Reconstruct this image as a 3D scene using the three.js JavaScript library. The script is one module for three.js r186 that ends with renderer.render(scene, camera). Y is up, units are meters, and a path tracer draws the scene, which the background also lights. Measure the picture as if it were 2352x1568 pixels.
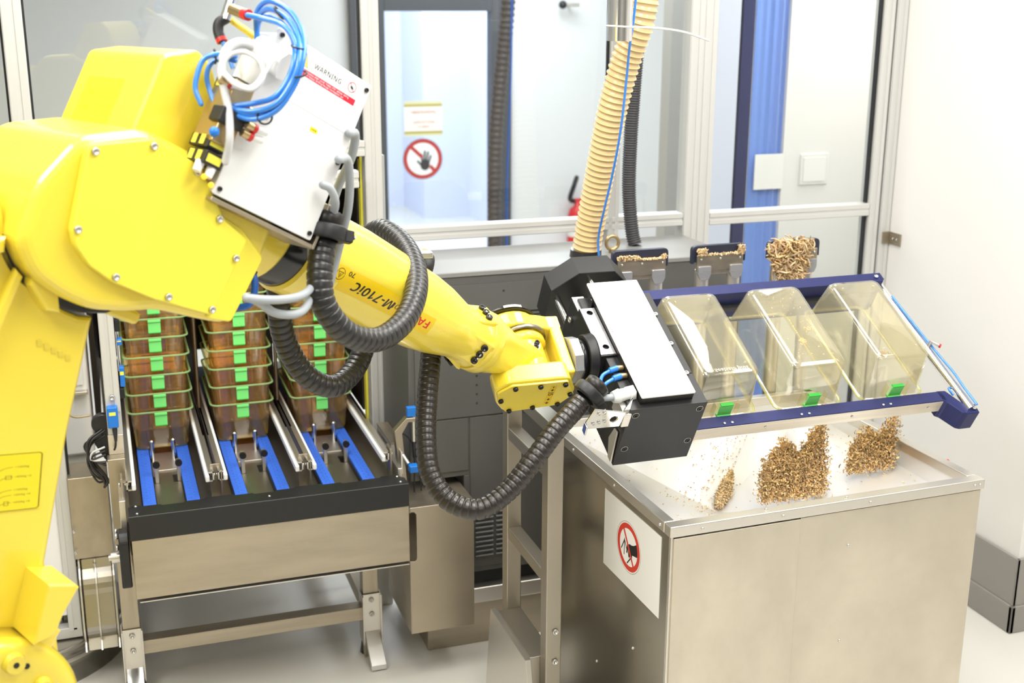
import * as THREE from 'three';
import { RoundedBoxGeometry } from 'three/addons/geometries/RoundedBoxGeometry.js';
import { mergeGeometries, toCreasedNormals } from 'three/addons/utils/BufferGeometryUtils.js';
import { FontLoader } from 'three/addons/loaders/FontLoader.js';
import { TextGeometry } from 'three/addons/geometries/TextGeometry.js';
import { RectAreaLightUniformsLib } from 'three/addons/lights/RectAreaLightUniformsLib.js';

RectAreaLightUniformsLib.init();
const scene = new THREE.Scene();
const rad = Math.PI / 180;

// ------------------------------------------------------------------ camera
const camera = new THREE.PerspectiveCamera(2 * Math.atan(784 / 2800) / rad, 2352 / 1568, 0.05, 60);
camera.position.set(0, 2.05, 0);
camera.rotation.set(-15.568 * rad, -18.774 * rad, 0.214 * rad, 'YXZ');
camera.focus = 2.95;
camera.userData.fStop = 3.6;
scene.add(camera);

// ------------------------------------------------------------------ surroundings, lights, exposure
scene.background = new THREE.Color(0x000000);
const renderer = new THREE.WebGLRenderer({ antialias: true });
renderer.toneMapping = THREE.LinearToneMapping;
renderer.toneMappingExposure = 1.0;
renderer.shadowMap.enabled = true;
const LAMP_COLOR = new THREE.Color(1.0, 0.975, 0.925), FAR_LAMP_COLOR = new THREE.Color(0.88, 0.94, 1.0);
// [x, y, z, width (x), length (z), radiance, colour]
const LAMPS = [
  [-0.75, 2.98, -1.5, 0.6, 1.5, 15, LAMP_COLOR], [1.0, 2.98, -1.5, 0.6, 1.5, 14, LAMP_COLOR], [2.9, 2.98, -1.3, 0.6, 1.5, 12, LAMP_COLOR],
  [0.25, 2.98, -2.95, 0.6, 1.2, 15, LAMP_COLOR], [1.9, 2.98, -2.75, 0.6, 1.2, 13, LAMP_COLOR],
  [0.6, 2.98, 1.2, 0.6, 1.5, 8, LAMP_COLOR],
  [0.6, 2.98, -5.2, 0.6, 1.5, 13, LAMP_COLOR], [2.5, 2.98, -5.6, 0.6, 1.5, 15, FAR_LAMP_COLOR], [3.5, 2.98, -4.3, 1.2, 0.4, 16, LAMP_COLOR], [2.6, 2.98, -7.4, 1.2, 1.2, 13, FAR_LAMP_COLOR],  // the lamp over the partition is added to brighten that wall
  [2.4, 2.98, -10.4, 1.2, 1.8, 11.5, FAR_LAMP_COLOR],
];

// ------------------------------------------------------------------ random and noise
let seed = 20240611;
const rnd = () => { seed = (seed * 1664525 + 1013904223) >>> 0; return seed / 4294967296; };
const rr = (a, b) => a + (b - a) * rnd();
function noiseTexture(size, cellsX, cellsY, lo, hi, octaves = 4, streak = null) {
  const acc = new Float32Array(size * size);
  let amp = 1, sum = 0;
  for (let o = 0; o < octaves; o++) {
    const nx = cellsX << o, ny = cellsY << o, grid = new Float32Array(nx * ny).map(() => rnd());
    for (let j = 0; j < size; j++) {
      const fy = j / size * ny, y0 = Math.floor(fy) % ny, y1 = (y0 + 1) % ny; let ty = fy - Math.floor(fy); ty = ty * ty * (3 - 2 * ty);
      for (let i = 0; i < size; i++) {
        const fx = i / size * nx, x0 = Math.floor(fx) % nx, x1 = (x0 + 1) % nx; let tx = fx - Math.floor(fx); tx = tx * tx * (3 - 2 * tx);
        const a = grid[y0 * nx + x0] * (1 - tx) + grid[y0 * nx + x1] * tx, b = grid[y1 * nx + x0] * (1 - tx) + grid[y1 * nx + x1] * tx;
        acc[j * size + i] += amp * (a * (1 - ty) + b * ty);
      }
    }
    sum += amp; amp *= 0.55;
  }
  const data = new Uint8Array(size * size * 4);
  for (let k = 0; k < size * size; k++) { const v = Math.max(0, Math.min(1, lo + (hi - lo) * acc[k] / sum)) * 255; data[4 * k] = data[4 * k + 1] = data[4 * k + 2] = v; data[4 * k + 3] = 255; }
  const t = new THREE.DataTexture(data, size, size);
  t.wrapS = t.wrapT = THREE.RepeatWrapping; t.magFilter = THREE.LinearFilter; t.needsUpdate = true;
  return t;
}
const fineNoise = noiseTexture(256, 32, 32, 0, 1, 3), blotch = noiseTexture(256, 4, 4, 0.62, 1.0, 5), brushed = noiseTexture(256, 3, 64, 0.45, 1.0, 2);
const wearTint = noiseTexture(256, 3, 5, 0.88, 1.0, 5);
wearTint.colorSpace = THREE.SRGBColorSpace;
const rep = (t, x, y) => { const c = t.clone(); c.repeat.set(x, y); c.needsUpdate = true; return c; };

// ------------------------------------------------------------------ materials
const lin = (r, g, b) => new THREE.Color().setRGB(r, g, b);
const std = (color, roughness, metalness = 0, extra = {}) => new THREE.MeshPhysicalMaterial({ color, roughness, metalness, ...extra });
const M = {
  yellow: std(lin(0.86, 0.68, 0.045), 0.42, 0, { clearcoat: 1.0, clearcoatRoughness: 0.16, bumpMap: rep(fineNoise, 6, 6), bumpScale: 0.0002 }),
  yellowCoverLit: std(lin(0.90, 0.78, 0.055), 0.45, 0, { clearcoat: 0.6, clearcoatRoughness: 0.3 }),  // robot yellow lightened to paint the stronger light on the elbow cover
  steel: std(lin(0.53, 0.465, 0.365), 0.5, 0.92, { map: wearTint, roughnessMap: rep(blotch, 2, 2), bumpMap: rep(brushed, 1, 3), bumpScale: 0.00006 }),
  tankSteel: std(lin(0.75, 0.69, 0.58), 0.6, 0.85, { map: wearTint, roughnessMap: rep(blotch, 2, 2), bumpMap: rep(brushed, 1, 3), bumpScale: 0.00006 }),
  frameSteel: std(lin(0.43, 0.395, 0.335), 0.42, 0.92),
  tankSteelShaded: std(lin(0.44, 0.41, 0.35), 0.28, 0.92, { roughnessMap: rep(blotch, 1, 1), bumpMap: rep(brushed, 1, 2), bumpScale: 0.00004 }),  // tank steel darkened to paint the dark reflection on one side
  steelClean: std(lin(0.70, 0.67, 0.62), 0.36, 0.92),
  darkSteel: std(lin(0.30, 0.27, 0.22), 0.42, 0.9, { roughnessMap: rep(blotch, 1, 1) }),
  chrome: std(lin(0.80, 0.80, 0.80), 0.14, 1.0),
  bolt: std(lin(0.66, 0.65, 0.63), 0.3, 0.95),
  blackBolt: std(lin(0.02, 0.018, 0.016), 0.35, 0.3),
  alu: std(lin(0.64, 0.64, 0.625), 0.42, 0.35),
  black: std(lin(0.010, 0.010, 0.012), 0.42, 0, { bumpMap: rep(fineNoise, 8, 8), bumpScale: 0.0001 }),
  blackGloss: std(lin(0.008, 0.008, 0.009), 0.2, 0),
  anodized: std(lin(0.014, 0.014, 0.015), 0.42, 0.1, { bumpMap: rep(fineNoise, 10, 10), bumpScale: 0.0001 }),
  anodizedPale: std(lin(0.42, 0.42, 0.43), 0.4, 0.5, { roughnessMap: rep(brushed, 1, 1) }),
  bladePlastic: std(lin(0.020, 0.024, 0.045), 0.4, 0),
  navy: std(lin(0.012, 0.018, 0.105), 0.42, 0.3, { bumpMap: rep(fineNoise, 10, 10), bumpScale: 0.0001 }),
  rubber: std(lin(0.012, 0.011, 0.011), 0.38, 0, { clearcoat: 0.3, clearcoatRoughness: 0.25 }),
  ribbedGrey: std(lin(0.045, 0.045, 0.05), 0.5, 0),
  farHose: std(lin(0.075, 0.058, 0.05), 0.5, 0),
  rubberBrown: std(lin(0.016, 0.012, 0.010), 0.36, 0, { clearcoat: 0.35, clearcoatRoughness: 0.25 }),
  white: std(lin(0.86, 0.86, 0.84), 0.45, 0),
  offWhite: std(lin(0.72, 0.71, 0.66), 0.5, 0),
  plate: std(lin(0.90, 0.90, 0.90), 0.4, 0),
  boxGrey: std(lin(0.74, 0.75, 0.75), 0.42, 0),
  whitePlastic: std(lin(0.84, 0.85, 0.84), 0.4, 0),
  greyCable: std(lin(0.36, 0.39, 0.42), 0.45, 0),
  whiteCable: std(lin(0.60, 0.61, 0.61), 0.45, 0),
  blueTube: std(lin(0.03, 0.22, 0.72), 0.25, 0, { clearcoat: 0.6, clearcoatRoughness: 0.15 }),
  blueDark: std(lin(0.01, 0.09, 0.40), 0.3, 0),
  bluePlastic: std(lin(0.01, 0.17, 0.62), 0.4, 0),
  beltBlue: std(lin(0.045, 0.16, 0.72), 0.42, 0),
  red: std(lin(0.62, 0.02, 0.02), 0.4, 0),
  green: std(lin(0.20, 0.78, 0.20), 0.45, 0),
  greenDark: std(lin(0.03, 0.42, 0.05), 0.45, 0),
  brass: std(lin(0.50, 0.38, 0.20), 0.35, 0.9),
  yellowLabel: std(lin(0.86, 0.80, 0.08), 0.5, 0),
  amberGlow: std(lin(0.9, 0.4, 0.02), 0.4, 0, { emissive: lin(1.0, 0.45, 0.02), emissiveIntensity: 1.4 }),
  cabinet: std(lin(0.12, 0.12, 0.115), 0.42, 0.3, { bumpMap: rep(fineNoise, 8, 8), bumpScale: 0.0001 }),
  cabinetTop: std(lin(0.24, 0.24, 0.235), 0.42, 0.1, {}),
  darkPanel: std(lin(0.020, 0.016, 0.012), 0.6, 0.1),
  wall: std(lin(0.80, 0.79, 0.77), 0.6, 0, { bumpMap: rep(fineNoise, 12, 12), bumpScale: 0.0002 }),
  sideWall: std(lin(0.42, 0.41, 0.39), 0.7, 0),
  farWall: std(lin(0.70, 0.70, 0.69), 0.7, 0),
  ceiling: std(lin(0.80, 0.80, 0.79), 0.8, 0),
  floor: std(lin(0.70, 0.685, 0.64), 0.5, 0, { roughnessMap: rep(blotch, 3, 3) }),
  skirting: std(lin(0.30, 0.285, 0.265), 0.5, 0),
  doorFrame: std(lin(0.055, 0.058, 0.066), 0.5, 0),
  doorLeaf: std(lin(0.76, 0.79, 0.92), 0.5, 0),
  curtain: std(lin(0.16, 0.29, 0.74), 0.7, 0, { sheen: 0.3, sheenColor: lin(0.3, 0.4, 0.8), sheenRoughness: 0.6 }),
  pale: std(lin(0.62, 0.66, 0.80), 0.6, 0),
  beige: std(lin(0.40, 0.38, 0.34), 0.6, 0),
  glass: std(lin(0.97, 0.985, 0.98), 0.0, 0, { transmission: 1, thickness: 0, ior: 1.45 }),
  cageClear: std(lin(0.96, 0.93, 0.80), 0.04, 0, { transmission: 0.93, thickness: 0, ior: 1.75, side: THREE.DoubleSide }),
  cageAmber: std(lin(0.94, 0.77, 0.40), 0.07, 0, { transmission: 0.93, thickness: 0, ior: 1.6, side: THREE.DoubleSide }),
  mould: std(lin(0.80, 0.77, 0.66), 0.4, 0, { transmission: 0.5, thickness: 0 }),
  rimGreen: std(lin(0.42, 0.66, 0.28), 0.14, 0, { transmission: 0.4, thickness: 0, side: THREE.DoubleSide }),
  rimClear: std(lin(0.80, 0.80, 0.45), 0.1, 0, { transmission: 0.8, thickness: 0, side: THREE.DoubleSide }),
  amberHose: std(lin(0.94, 0.76, 0.43), 0.18, 0, { transmission: 0.35, thickness: 0, side: THREE.DoubleSide, clearcoat: 0.5, clearcoatRoughness: 0.15 }),
  amberWire: std(lin(0.78, 0.52, 0.22), 0.3, 0),
  bedding: std(lin(0.62, 0.44, 0.22), 0.85, 0),
  beddingDark: std(lin(0.36, 0.22, 0.08), 0.85, 0),
  beddingPale: std(lin(0.66, 0.51, 0.31), 0.85, 0),
  wood: std(lin(0.52, 0.36, 0.20), 0.6, 0),
  paper: std(lin(0.80, 0.79, 0.76), 0.7, 0),
  duct: std(lin(0.40, 0.38, 0.34), 0.34, 0.9, { roughnessMap: rep(blotch, 1, 1) }),
  hopper: std(lin(0.80, 0.80, 0.81), 0.5, 0.6, { roughnessMap: rep(blotch, 1, 1), bumpMap: rep(brushed, 1, 1), bumpScale: 0.00005 }),
  lampFrame: std(lin(0.8, 0.8, 0.8), 0.5, 0),
};

// ------------------------------------------------------------------ geometry helpers
const V = (x, y, z) => new THREE.Vector3(x, y, z);
function bx(x0, x1, y0, y1, z0, z1, r = 0) {
  const w = x1 - x0, h = y1 - y0, d = z1 - z0, m = Math.min(w, h, d) / 2;
  const g = r > 0 ? new RoundedBoxGeometry(w, h, d, 1, Math.min(r, m * 0.98)) : new THREE.BoxGeometry(w, h, d);
  return g.translate((x0 + x1) / 2, (y0 + y1) / 2, (z0 + z1) / 2);
}
function between(g, p, q) {   // a geometry along y, moved to run from p to q
  const d = q.clone().sub(p), m = p.clone().add(q).multiplyScalar(0.5);
  g.applyQuaternion(new THREE.Quaternion().setFromUnitVectors(V(0, 1, 0), d.normalize()));
  return g.translate(m.x, m.y, m.z);
}
const cyl = (p, q, r0, r1 = r0, seg = 24, open = false) => between(new THREE.CylinderGeometry(r1, r0, p.distanceTo(q), seg, 1, open), p, q);
function shapeOf(pts, r = 0) {
  const s = new THREE.Shape(), n = pts.length;
  if (!r) { s.setFromPoints(pts.map(([x, y]) => new THREE.Vector2(x, y))); return s; }
  pts.forEach((p, i) => {
    const a = pts[(i + n - 1) % n], b = pts[(i + 1) % n], P = new THREE.Vector2(...p), A = new THREE.Vector2(...a).sub(P), B = new THREE.Vector2(...b).sub(P);
    const k = Math.min(p[2] ?? r, A.length() * 0.48, B.length() * 0.48), s0 = P.clone().addScaledVector(A.normalize(), k), s1 = P.clone().addScaledVector(B.normalize(), k);
    if (i) s.lineTo(s0.x, s0.y); else s.moveTo(s0.x, s0.y);
    s.quadraticCurveTo(P.x, P.y, s1.x, s1.y);
  });
  s.closePath();
  return s;
}
function ext(pts, z0, z1, { bev = 0.0015, r = 0, holes = [], cs = 4, bs = 1 } = {}) {
  const s = pts instanceof THREE.Shape ? pts : shapeOf(pts, r);
  for (const h of holes) s.holes.push(h);
  const b = Math.min(bev, (z1 - z0) * 0.45);
  return new THREE.ExtrudeGeometry(s, { depth: z1 - z0 - 2 * b, bevelEnabled: b > 0, bevelThickness: b, bevelSize: b, bevelOffset: -b, bevelSegments: bs, curveSegments: cs }).translate(0, 0, z0 + b);
}
const circleHole = (x, y, r) => { const p = new THREE.Path(); p.absarc(x, y, r, 0, Math.PI * 2, true); return p; };
const rectHole = (x0, x1, y0, y1) => { const p = new THREE.Path(); p.moveTo(x0, y0); p.lineTo(x0, y1); p.lineTo(x1, y1); p.lineTo(x1, y0); p.closePath(); return p; };
const arc = (cx, cy, r, a0, a1, n) => Array.from({ length: n + 1 }, (_, i) => { const a = (a0 + (a1 - a0) * i / n) * rad; return [cx + r * Math.cos(a), cy + r * Math.sin(a)]; });
const toAxis = { x: (g) => g.rotateY(Math.PI / 2), y: (g) => g.rotateX(-Math.PI / 2) };   // an extrusion along z turned to run along x (x->-z) or y
const curveOf = (pts) => new THREE.CatmullRomCurve3(pts.map((p) => (p.isVector3 ? p : V(...p))), false, 'centripetal');
const tube = (pts, r, n = 40, seg = 10) => {
  const c = curveOf(pts), g = new THREE.TubeGeometry(c, n, r, seg);
  const cap = (p) => new THREE.SphereGeometry(r, seg, 6).translate(p.x, p.y, p.z);
  return mergeGeometries([g, cap(c.getPoint(0)), cap(c.getPoint(1))]);
};
// a swept hose whose radius follows profile(phase 0..1) at every pitch
function hose(pts, pitch, profile, perPitch = 6, seg = 20) {
  const c = curveOf(pts), L = c.getLength(), rings = Math.round(L / pitch) * perPitch, fr = c.computeFrenetFrames(rings, false);
  const pos = [], idx = [], uv = [];
  for (let i = 0; i <= rings; i++) {
    const P = c.getPointAt(i / rings), r = profile((i % perPitch) / perPitch), N = fr.normals[i], B = fr.binormals[i];
    for (let j = 0; j <= seg; j++) {
      const a = j / seg * Math.PI * 2, x = Math.cos(a) * r, y = Math.sin(a) * r;
      pos.push(P.x + N.x * x + B.x * y, P.y + N.y * x + B.y * y, P.z + N.z * x + B.z * y); uv.push(j / seg, i / rings * L);
      if (i && j) { const q = i * (seg + 1) + j, p = q - seg - 1; idx.push(p - 1, q - 1, p, p, q - 1, q); }
    }
  }
  const g = new THREE.BufferGeometry();
  g.setAttribute('position', new THREE.Float32BufferAttribute(pos, 3)); g.setAttribute('uv', new THREE.Float32BufferAttribute(uv, 2)); g.setIndex(idx);
  g.computeVertexNormals();
  return g;
}
const lathe = (pts, seg = 40) => new THREE.LatheGeometry(pts.map(([r, y]) => new THREE.Vector2(r, y)), seg);
const merge = (list) => mergeGeometries(list.map((g) => { const q = g.index ? g.toNonIndexed() : g; for (const k of Object.keys(q.attributes)) if (!['position', 'normal', 'uv'].includes(k)) q.deleteAttribute(k); return q; }));
// rounded-rectangle rings joined into a skin: [y, half width x, half length z, corner radius]
function ringLoft(rings, seg = 6, capFirst = false, capLast = false) {
  const per = 4 * (seg + 1), pos = [], idx = [], uv = [];
  const ring = ([y, hx, hz, r, ox = 0, oz = 0]) => {
    const out = [];
    [[1, 1, 0], [-1, 1, 90], [-1, -1, 180], [1, -1, 270]].forEach(([sx, sz, a0]) => {
      for (let k = 0; k <= seg; k++) { const a = (a0 + 90 * k / seg) * rad; out.push([ox + sx * (hx - r) + r * Math.cos(a), y, oz + sz * (hz - r) + r * Math.sin(a)]); }
    });
    return out;
  };
  rings.forEach((R, i) => ring(R).forEach((p, j) => { pos.push(...p); uv.push(j / per, i / rings.length); }));
  for (let i = 1; i < rings.length; i++) for (let j = 0; j < per; j++) {
    const a = (i - 1) * per + j, b = (i - 1) * per + (j + 1) % per, c = i * per + j, d = i * per + (j + 1) % per;
    idx.push(a, c, b, b, c, d);
  }
  const cap = (i, flip) => { const o = i * per; for (let j = 1; j < per - 1; j++) flip ? idx.push(o, o + j, o + j + 1) : idx.push(o, o + j + 1, o + j); };
  if (capFirst) cap(0, true);
  if (capLast) cap(rings.length - 1, false);
  let g = new THREE.BufferGeometry();
  g.setAttribute('position', new THREE.Float32BufferAttribute(pos, 3)); g.setAttribute('uv', new THREE.Float32BufferAttribute(uv, 2)); g.setIndex(idx);
  g.computeVertexNormals();
  return toCreasedNormals(g, 0.7);
}

// ------------------------------------------------------------------ scene graph helpers
const taken = new Map();
function numbered(name) { const n = taken.get(name) ?? 0; taken.set(name, n + 1); return n ? `${name}_${String(n).padStart(3, '0')}` : name; }
function tag(o, label, category, group, kind) {
  if (label) o.userData.label = label;
  if (category) o.userData.category = category;
  if (group) o.userData.group = group;
  if (kind) o.userData.kind = kind;
  return o;
}
function thing(name, label, category, [x, y, z] = [0, 0, 0], group) {
  const o = new THREE.Group(); o.name = numbered(name); o.position.set(x, y, z); scene.add(o); o.updateMatrixWorld(true);
  return tag(o, label, category, group);
}
// a mesh whose geometry is given in the axes of `frame` (world when left out); parent may stand anywhere
function add(parent, name, geometry, material, frame = null, label = null) {
  const m = new THREE.Mesh(geometry, material);
  m.name = parent === scene ? numbered(name) : name; m.castShadow = m.receiveShadow = true;
  parent.updateMatrixWorld(true);
  const local = parent.matrixWorld.clone().invert().multiply(frame ?? new THREE.Matrix4());
  local.decompose(m.position, m.quaternion, m.scale);
  parent.add(m); m.updateMatrixWorld(true);
  if (label) m.userData.label = label;
  return m;
}
const own = (o) => o.matrixWorld.clone();
const struct = (name, geometry, material, label) => tag(add(scene, name, geometry, material), label, null, null, 'structure');
const mat4 = (pos, quat = new THREE.Quaternion()) => new THREE.Matrix4().compose(V(...pos), quat, V(1, 1, 1));
const qx = (d) => new THREE.Quaternion().setFromAxisAngle(V(1, 0, 0), d * rad), qy = (d) => new THREE.Quaternion().setFromAxisAngle(V(0, 1, 0), d * rad), qz = (d) => new THREE.Quaternion().setFromAxisAngle(V(0, 0, 1), d * rad);

// bolts share geometries: a socket screw standing along +z
const boltGeo = (r, h) => { const g = lathe([[0, h * 0.45], [r * 0.42, h * 0.45], [r * 0.5, h], [r * 0.85, h], [r, h * 0.82], [r, 0], [0, 0]], 12); return g.rotateX(Math.PI / 2); };
const BOLT = { m4: boltGeo(0.0035, 0.003), m5: boltGeo(0.0045, 0.004), m6: boltGeo(0.0065, 0.006), m8: boltGeo(0.0085, 0.008), rivet: new THREE.SphereGeometry(0.004, 10, 6, 0, Math.PI * 2, 0, Math.PI / 2).rotateX(Math.PI / 2) };
// put a bolt at point p (frame axes) looking along dir
function bolt(parent, geo, material, p, dir, frame = null, name = 'bolt') {
  const q = new THREE.Quaternion().setFromUnitVectors(V(0, 0, 1), V(...dir).normalize());
  const m = mat4(p, q);
  return add(parent, name, geo, material, frame ? frame.clone().multiply(m) : m);
}
function canvas(w, h, draw, bg) {
  const c = document.createElement('canvas'); c.width = w; c.height = h;
  const g = c.getContext('2d'); if (bg) { g.fillStyle = bg; g.fillRect(0, 0, w, h); } draw(g, w, h);
  const t = new THREE.CanvasTexture(c); t.colorSpace = THREE.SRGBColorSpace; return t;
}
// lines too blurred to read in the photograph: short strokes of uneven height
function scribble(g, x, y, w, h) { for (let k = x; k < x + w; k += h * 0.55) if (rnd() > 0.08) g.fillRect(k, y + h * rr(0, 0.35), h * rr(0.25, 0.45), h * rr(0.5, 0.95)); }
const printed = (texture, rough = 0.45) => new THREE.MeshPhysicalMaterial({ map: texture, roughness: rough });
// a thin printed card, front face along +z, w x h, centre at origin
function card(w, h, texture, t = 0.001, rough = 0.45) {
  const g = bx(-w / 2, w / 2, -h / 2, h / 2, -t, 0);
  return [g, [M.paper, M.paper, M.paper, M.paper, printed(texture, rough), M.paper]];
}

// ================================================================== THE ROOM
struct('floor', bx(-2.3, 5.0, -0.12, 0, -12.4, 2.7), M.floor, 'pale grey resin floor');
struct('ceiling', bx(-2.3, 5.0, 3.0, 3.12, -12.4, 2.7), M.ceiling, 'white ceiling');
struct('wall_left', bx(-2.4, -2.3, 0, 3.0, -12.4, 2.7), M.sideWall, 'grey side wall');
struct('wall_rear', bx(-2.4, 5.0, 0, 3.0, 2.6, 2.7), M.sideWall, 'grey wall across the room');
struct('wall_far_right', bx(4.6, 4.7, 0, 3.0, -12.4, 2.7), M.wall, 'white side wall of the wide bay');
const wr = struct('wall_right', bx(2.8, 4.6, 0.0, 3.0, -3.98, -2.98), M.wall, 'white wall corner beside the steel tank');
{ // skirting: a tall grey upper strip and a lower cove, on both faces of the wall corner
  const b = struct('baseboard_right', merge([bx(2.788, 2.8, 0.1, 0.27, -3.8, -2.968, 0.002), bx(2.788, 4.6, 0.1, 0.27, -2.98, -2.968, 0.002)]), M.skirting, 'grey vinyl skirting around the wall corner');
  add(b, 'cove', merge([bx(2.782, 2.8, 0, 0.1, -3.8, -2.962, 0.004), bx(2.782, 4.6, 0, 0.1, -2.98, -2.962, 0.004)]), M.skirting);
}
{ // far wall with the door opening, corridor behind it
  struct('wall_back', merge([bx(-2.3, 1.72, 0, 3, -8.6, -8.5), bx(2.80, 4.6, 0, 3, -8.6, -8.5), bx(1.72, 2.80, 2.06, 3, -8.6, -8.5)]), M.farWall, 'pale grey far wall around the glazed door');
  struct('wall_corridor', merge([bx(0.4, 4.4, 0, 3, -12.4, -12.3), bx(2.99, 3.45, 0, 3, -12.3, -11.45), bx(0.9, 1.0, 0, 3, -12.3, -8.6), bx(3.45, 3.55, 0, 3, -12.3, -8.6)]), M.doorLeaf, 'pale blue corridor wall seen through the door');
  const d = thing('door_1', 'glazed door with dark frame in the far wall', null, [2.26, 0, -8.48]); tag(d, null, null, null, 'structure');
  add(d, 'door_frame', merge([bx(1.70, 1.94, 0, 2.28, -8.56, -8.44, 0.004), bx(2.71, 2.86, 0, 2.28, -8.56, -8.44, 0.004), bx(1.94, 2.71, 1.985, 2.28, -8.56, -8.44, 0.004), bx(1.94, 2.71, 0, 0.08, -8.54, -8.46, 0.004)]), M.doorFrame);
  add(d, 'pane', bx(1.94, 2.71, 0.08, 1.985, -8.505, -8.495), M.glass);
}
// aluminium enclosure between the robot cell and the room behind
const ZE = -3.83;
function profile(x0, x1, y0, y1, z0, z1, axis) {   // slotted aluminium extrusion
  const list = [bx(x0, x1, y0, y1, z0, z1, 0.002)];
  return merge(list);
}
function slots(x0, x1, y0, y1, z, n, vertical) {   // raised lands either side of the slot on the front face
  const list = [];
  for (let k = 0; k < n; k++) {
    if (vertical) { const w = (x1 - x0) / n, a = x0 + k * w; list.push(bx(a + w * 0.06, a + w * 0.38, y0, y1, z - 0.001, z + 0.003), bx(a + w * 0.62, a + w * 0.94, y0, y1, z - 0.001, z + 0.003)); }
    else { const h = (y1 - y0) / n, a = y0 + k * h; list.push(bx(x0, x1, a + h * 0.06, a + h * 0.38, z - 0.001, z + 0.003), bx(x0, x1, a + h * 0.62, a + h * 0.94, z - 0.001, z + 0.003)); }
  }
  return merge(list);
}
const gasket = M.black;
{
  const w = thing('window_1', 'clear enclosure window over the grey cabinet with aluminium posts', null, [1.25, 1.27, ZE]); tag(w, null, null, null, 'structure');
  for (const [x0, x1] of [[0.806, 0.862], [1.648, 1.690]]) { const p = add(w, 'post', bx(x0, x1, 0, 3.0, ZE - 0.05, ZE, 0.002), M.alu); add(p, 'slot_land', slots(x0, x1, 0, 3.0, ZE, 1, true), M.alu); }
  const s = add(w, 'sill_rail', bx(0.862, 1.934, 1.292, 1.338, ZE - 0.05, ZE, 0.002), M.alu); add(s, 'slot_land', slots(0.862, 1.934, 1.292, 1.338, ZE, 1, false), M.alu);
  add(w, 'pane', bx(0.866, 1.640, 1.338, 2.96, ZE - 0.028, ZE - 0.023), M.glass);
  add(w, 'pane', bx(1.692, 1.932, 1.338, 2.96, ZE - 0.028, ZE - 0.023), M.glass);
  add(w, 'gasket', merge([bx(1.640, 1.646, 1.338, 2.96, ZE - 0.03, ZE - 0.018), bx(0.798, 0.805, 1.62, 2.96, ZE - 0.03, ZE - 0.018)]), gasket);
  const w2 = thing('window_2', 'enclosure door with clear panes beside the white wall', null, [2.37, 0, ZE]); tag(w2, null, null, null, 'structure');
  for (const [x0, x1, n] of [[1.936, 2.040, 2], [2.700, 2.744, 1], [2.752, 2.798, 1]]) { const p = add(w2, 'post', bx(x0, x1, 0, 3.0, ZE - 0.06, ZE, 0.002), M.alu); add(p, 'slot_land', slots(x0, x1, 0, 3.0, ZE, n, true), M.alu); }
  const b = add(w2, 'rail', bx(2.040, 2.700, 1.288, 1.334, ZE - 0.05, ZE, 0.002), M.alu); add(b, 'slot_land', slots(2.040, 2.700, 1.288, 1.334, ZE, 1, false), M.alu);
  add(w2, 'pane', bx(2.043, 2.696, 1.336, 2.96, ZE - 0.03, ZE - 0.025), M.glass);
  add(w2, 'pane', bx(2.043, 2.696, 0.08, 1.286, ZE - 0.03, ZE - 0.025), M.glass);
  add(w2, 'gasket', merge([bx(2.692, 2.699, 0.08, 1.288, ZE - 0.03, ZE - 0.012), bx(2.692, 2.699, 1.336, 2.96, ZE - 0.03, ZE - 0.012), bx(2.743, 2.753, 0, 3.0, ZE - 0.05, ZE - 0.012)]), gasket);
  const hb = add(w2, 'hinge_bracket', merge([bx(2.765, 2.80, 1.180, 1.225, ZE + 0.003, ZE + 0.008, 0.001), bx(2.793, 2.799, 1.180, 1.225, ZE + 0.003, ZE + 0.075, 0.001)]), M.steel);
  for (const z of [0.035, 0.058]) bolt(hb, BOLT.m5, M.bolt, [2.793, 1.203, ZE + z], [-1, 0, 0]);
  const w3 = thing('window_3', 'clear enclosure window behind the robot elbow', null, [0.3, 1.58, ZE]); tag(w3, null, null, null, 'structure');
  const lp = add(w3, 'post', bx(-0.225, -0.168, 0, 3.0, ZE - 0.05, ZE, 0.002), M.alu); add(lp, 'slot_land', slots(-0.225, -0.168, 0, 3.0, ZE, 1, true), M.alu);
  const cr = add(w3, 'rail', bx(-0.168, 0.806, 1.575, 1.625, ZE - 0.05, ZE, 0.002), M.alu); add(cr, 'slot_land', slots(-0.168, 0.806, 1.575, 1.625, ZE, 1, false), M.alu);
  add(w3, 'pane', bx(-0.166, 0.796, 1.626, 2.96, ZE - 0.03, ZE - 0.025), M.glass);
  add(w3, 'pane', bx(-2.3, -0.232, 0.05, 2.96, ZE - 0.03, ZE - 0.025), M.glass);
  add(w3, 'gasket', merge([bx(-0.168, -0.162, 1.626, 2.96, ZE - 0.03, ZE - 0.018), bx(-0.232, -0.226, 0.05, 2.96, ZE - 0.03, ZE - 0.018)]), gasket);
}
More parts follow.
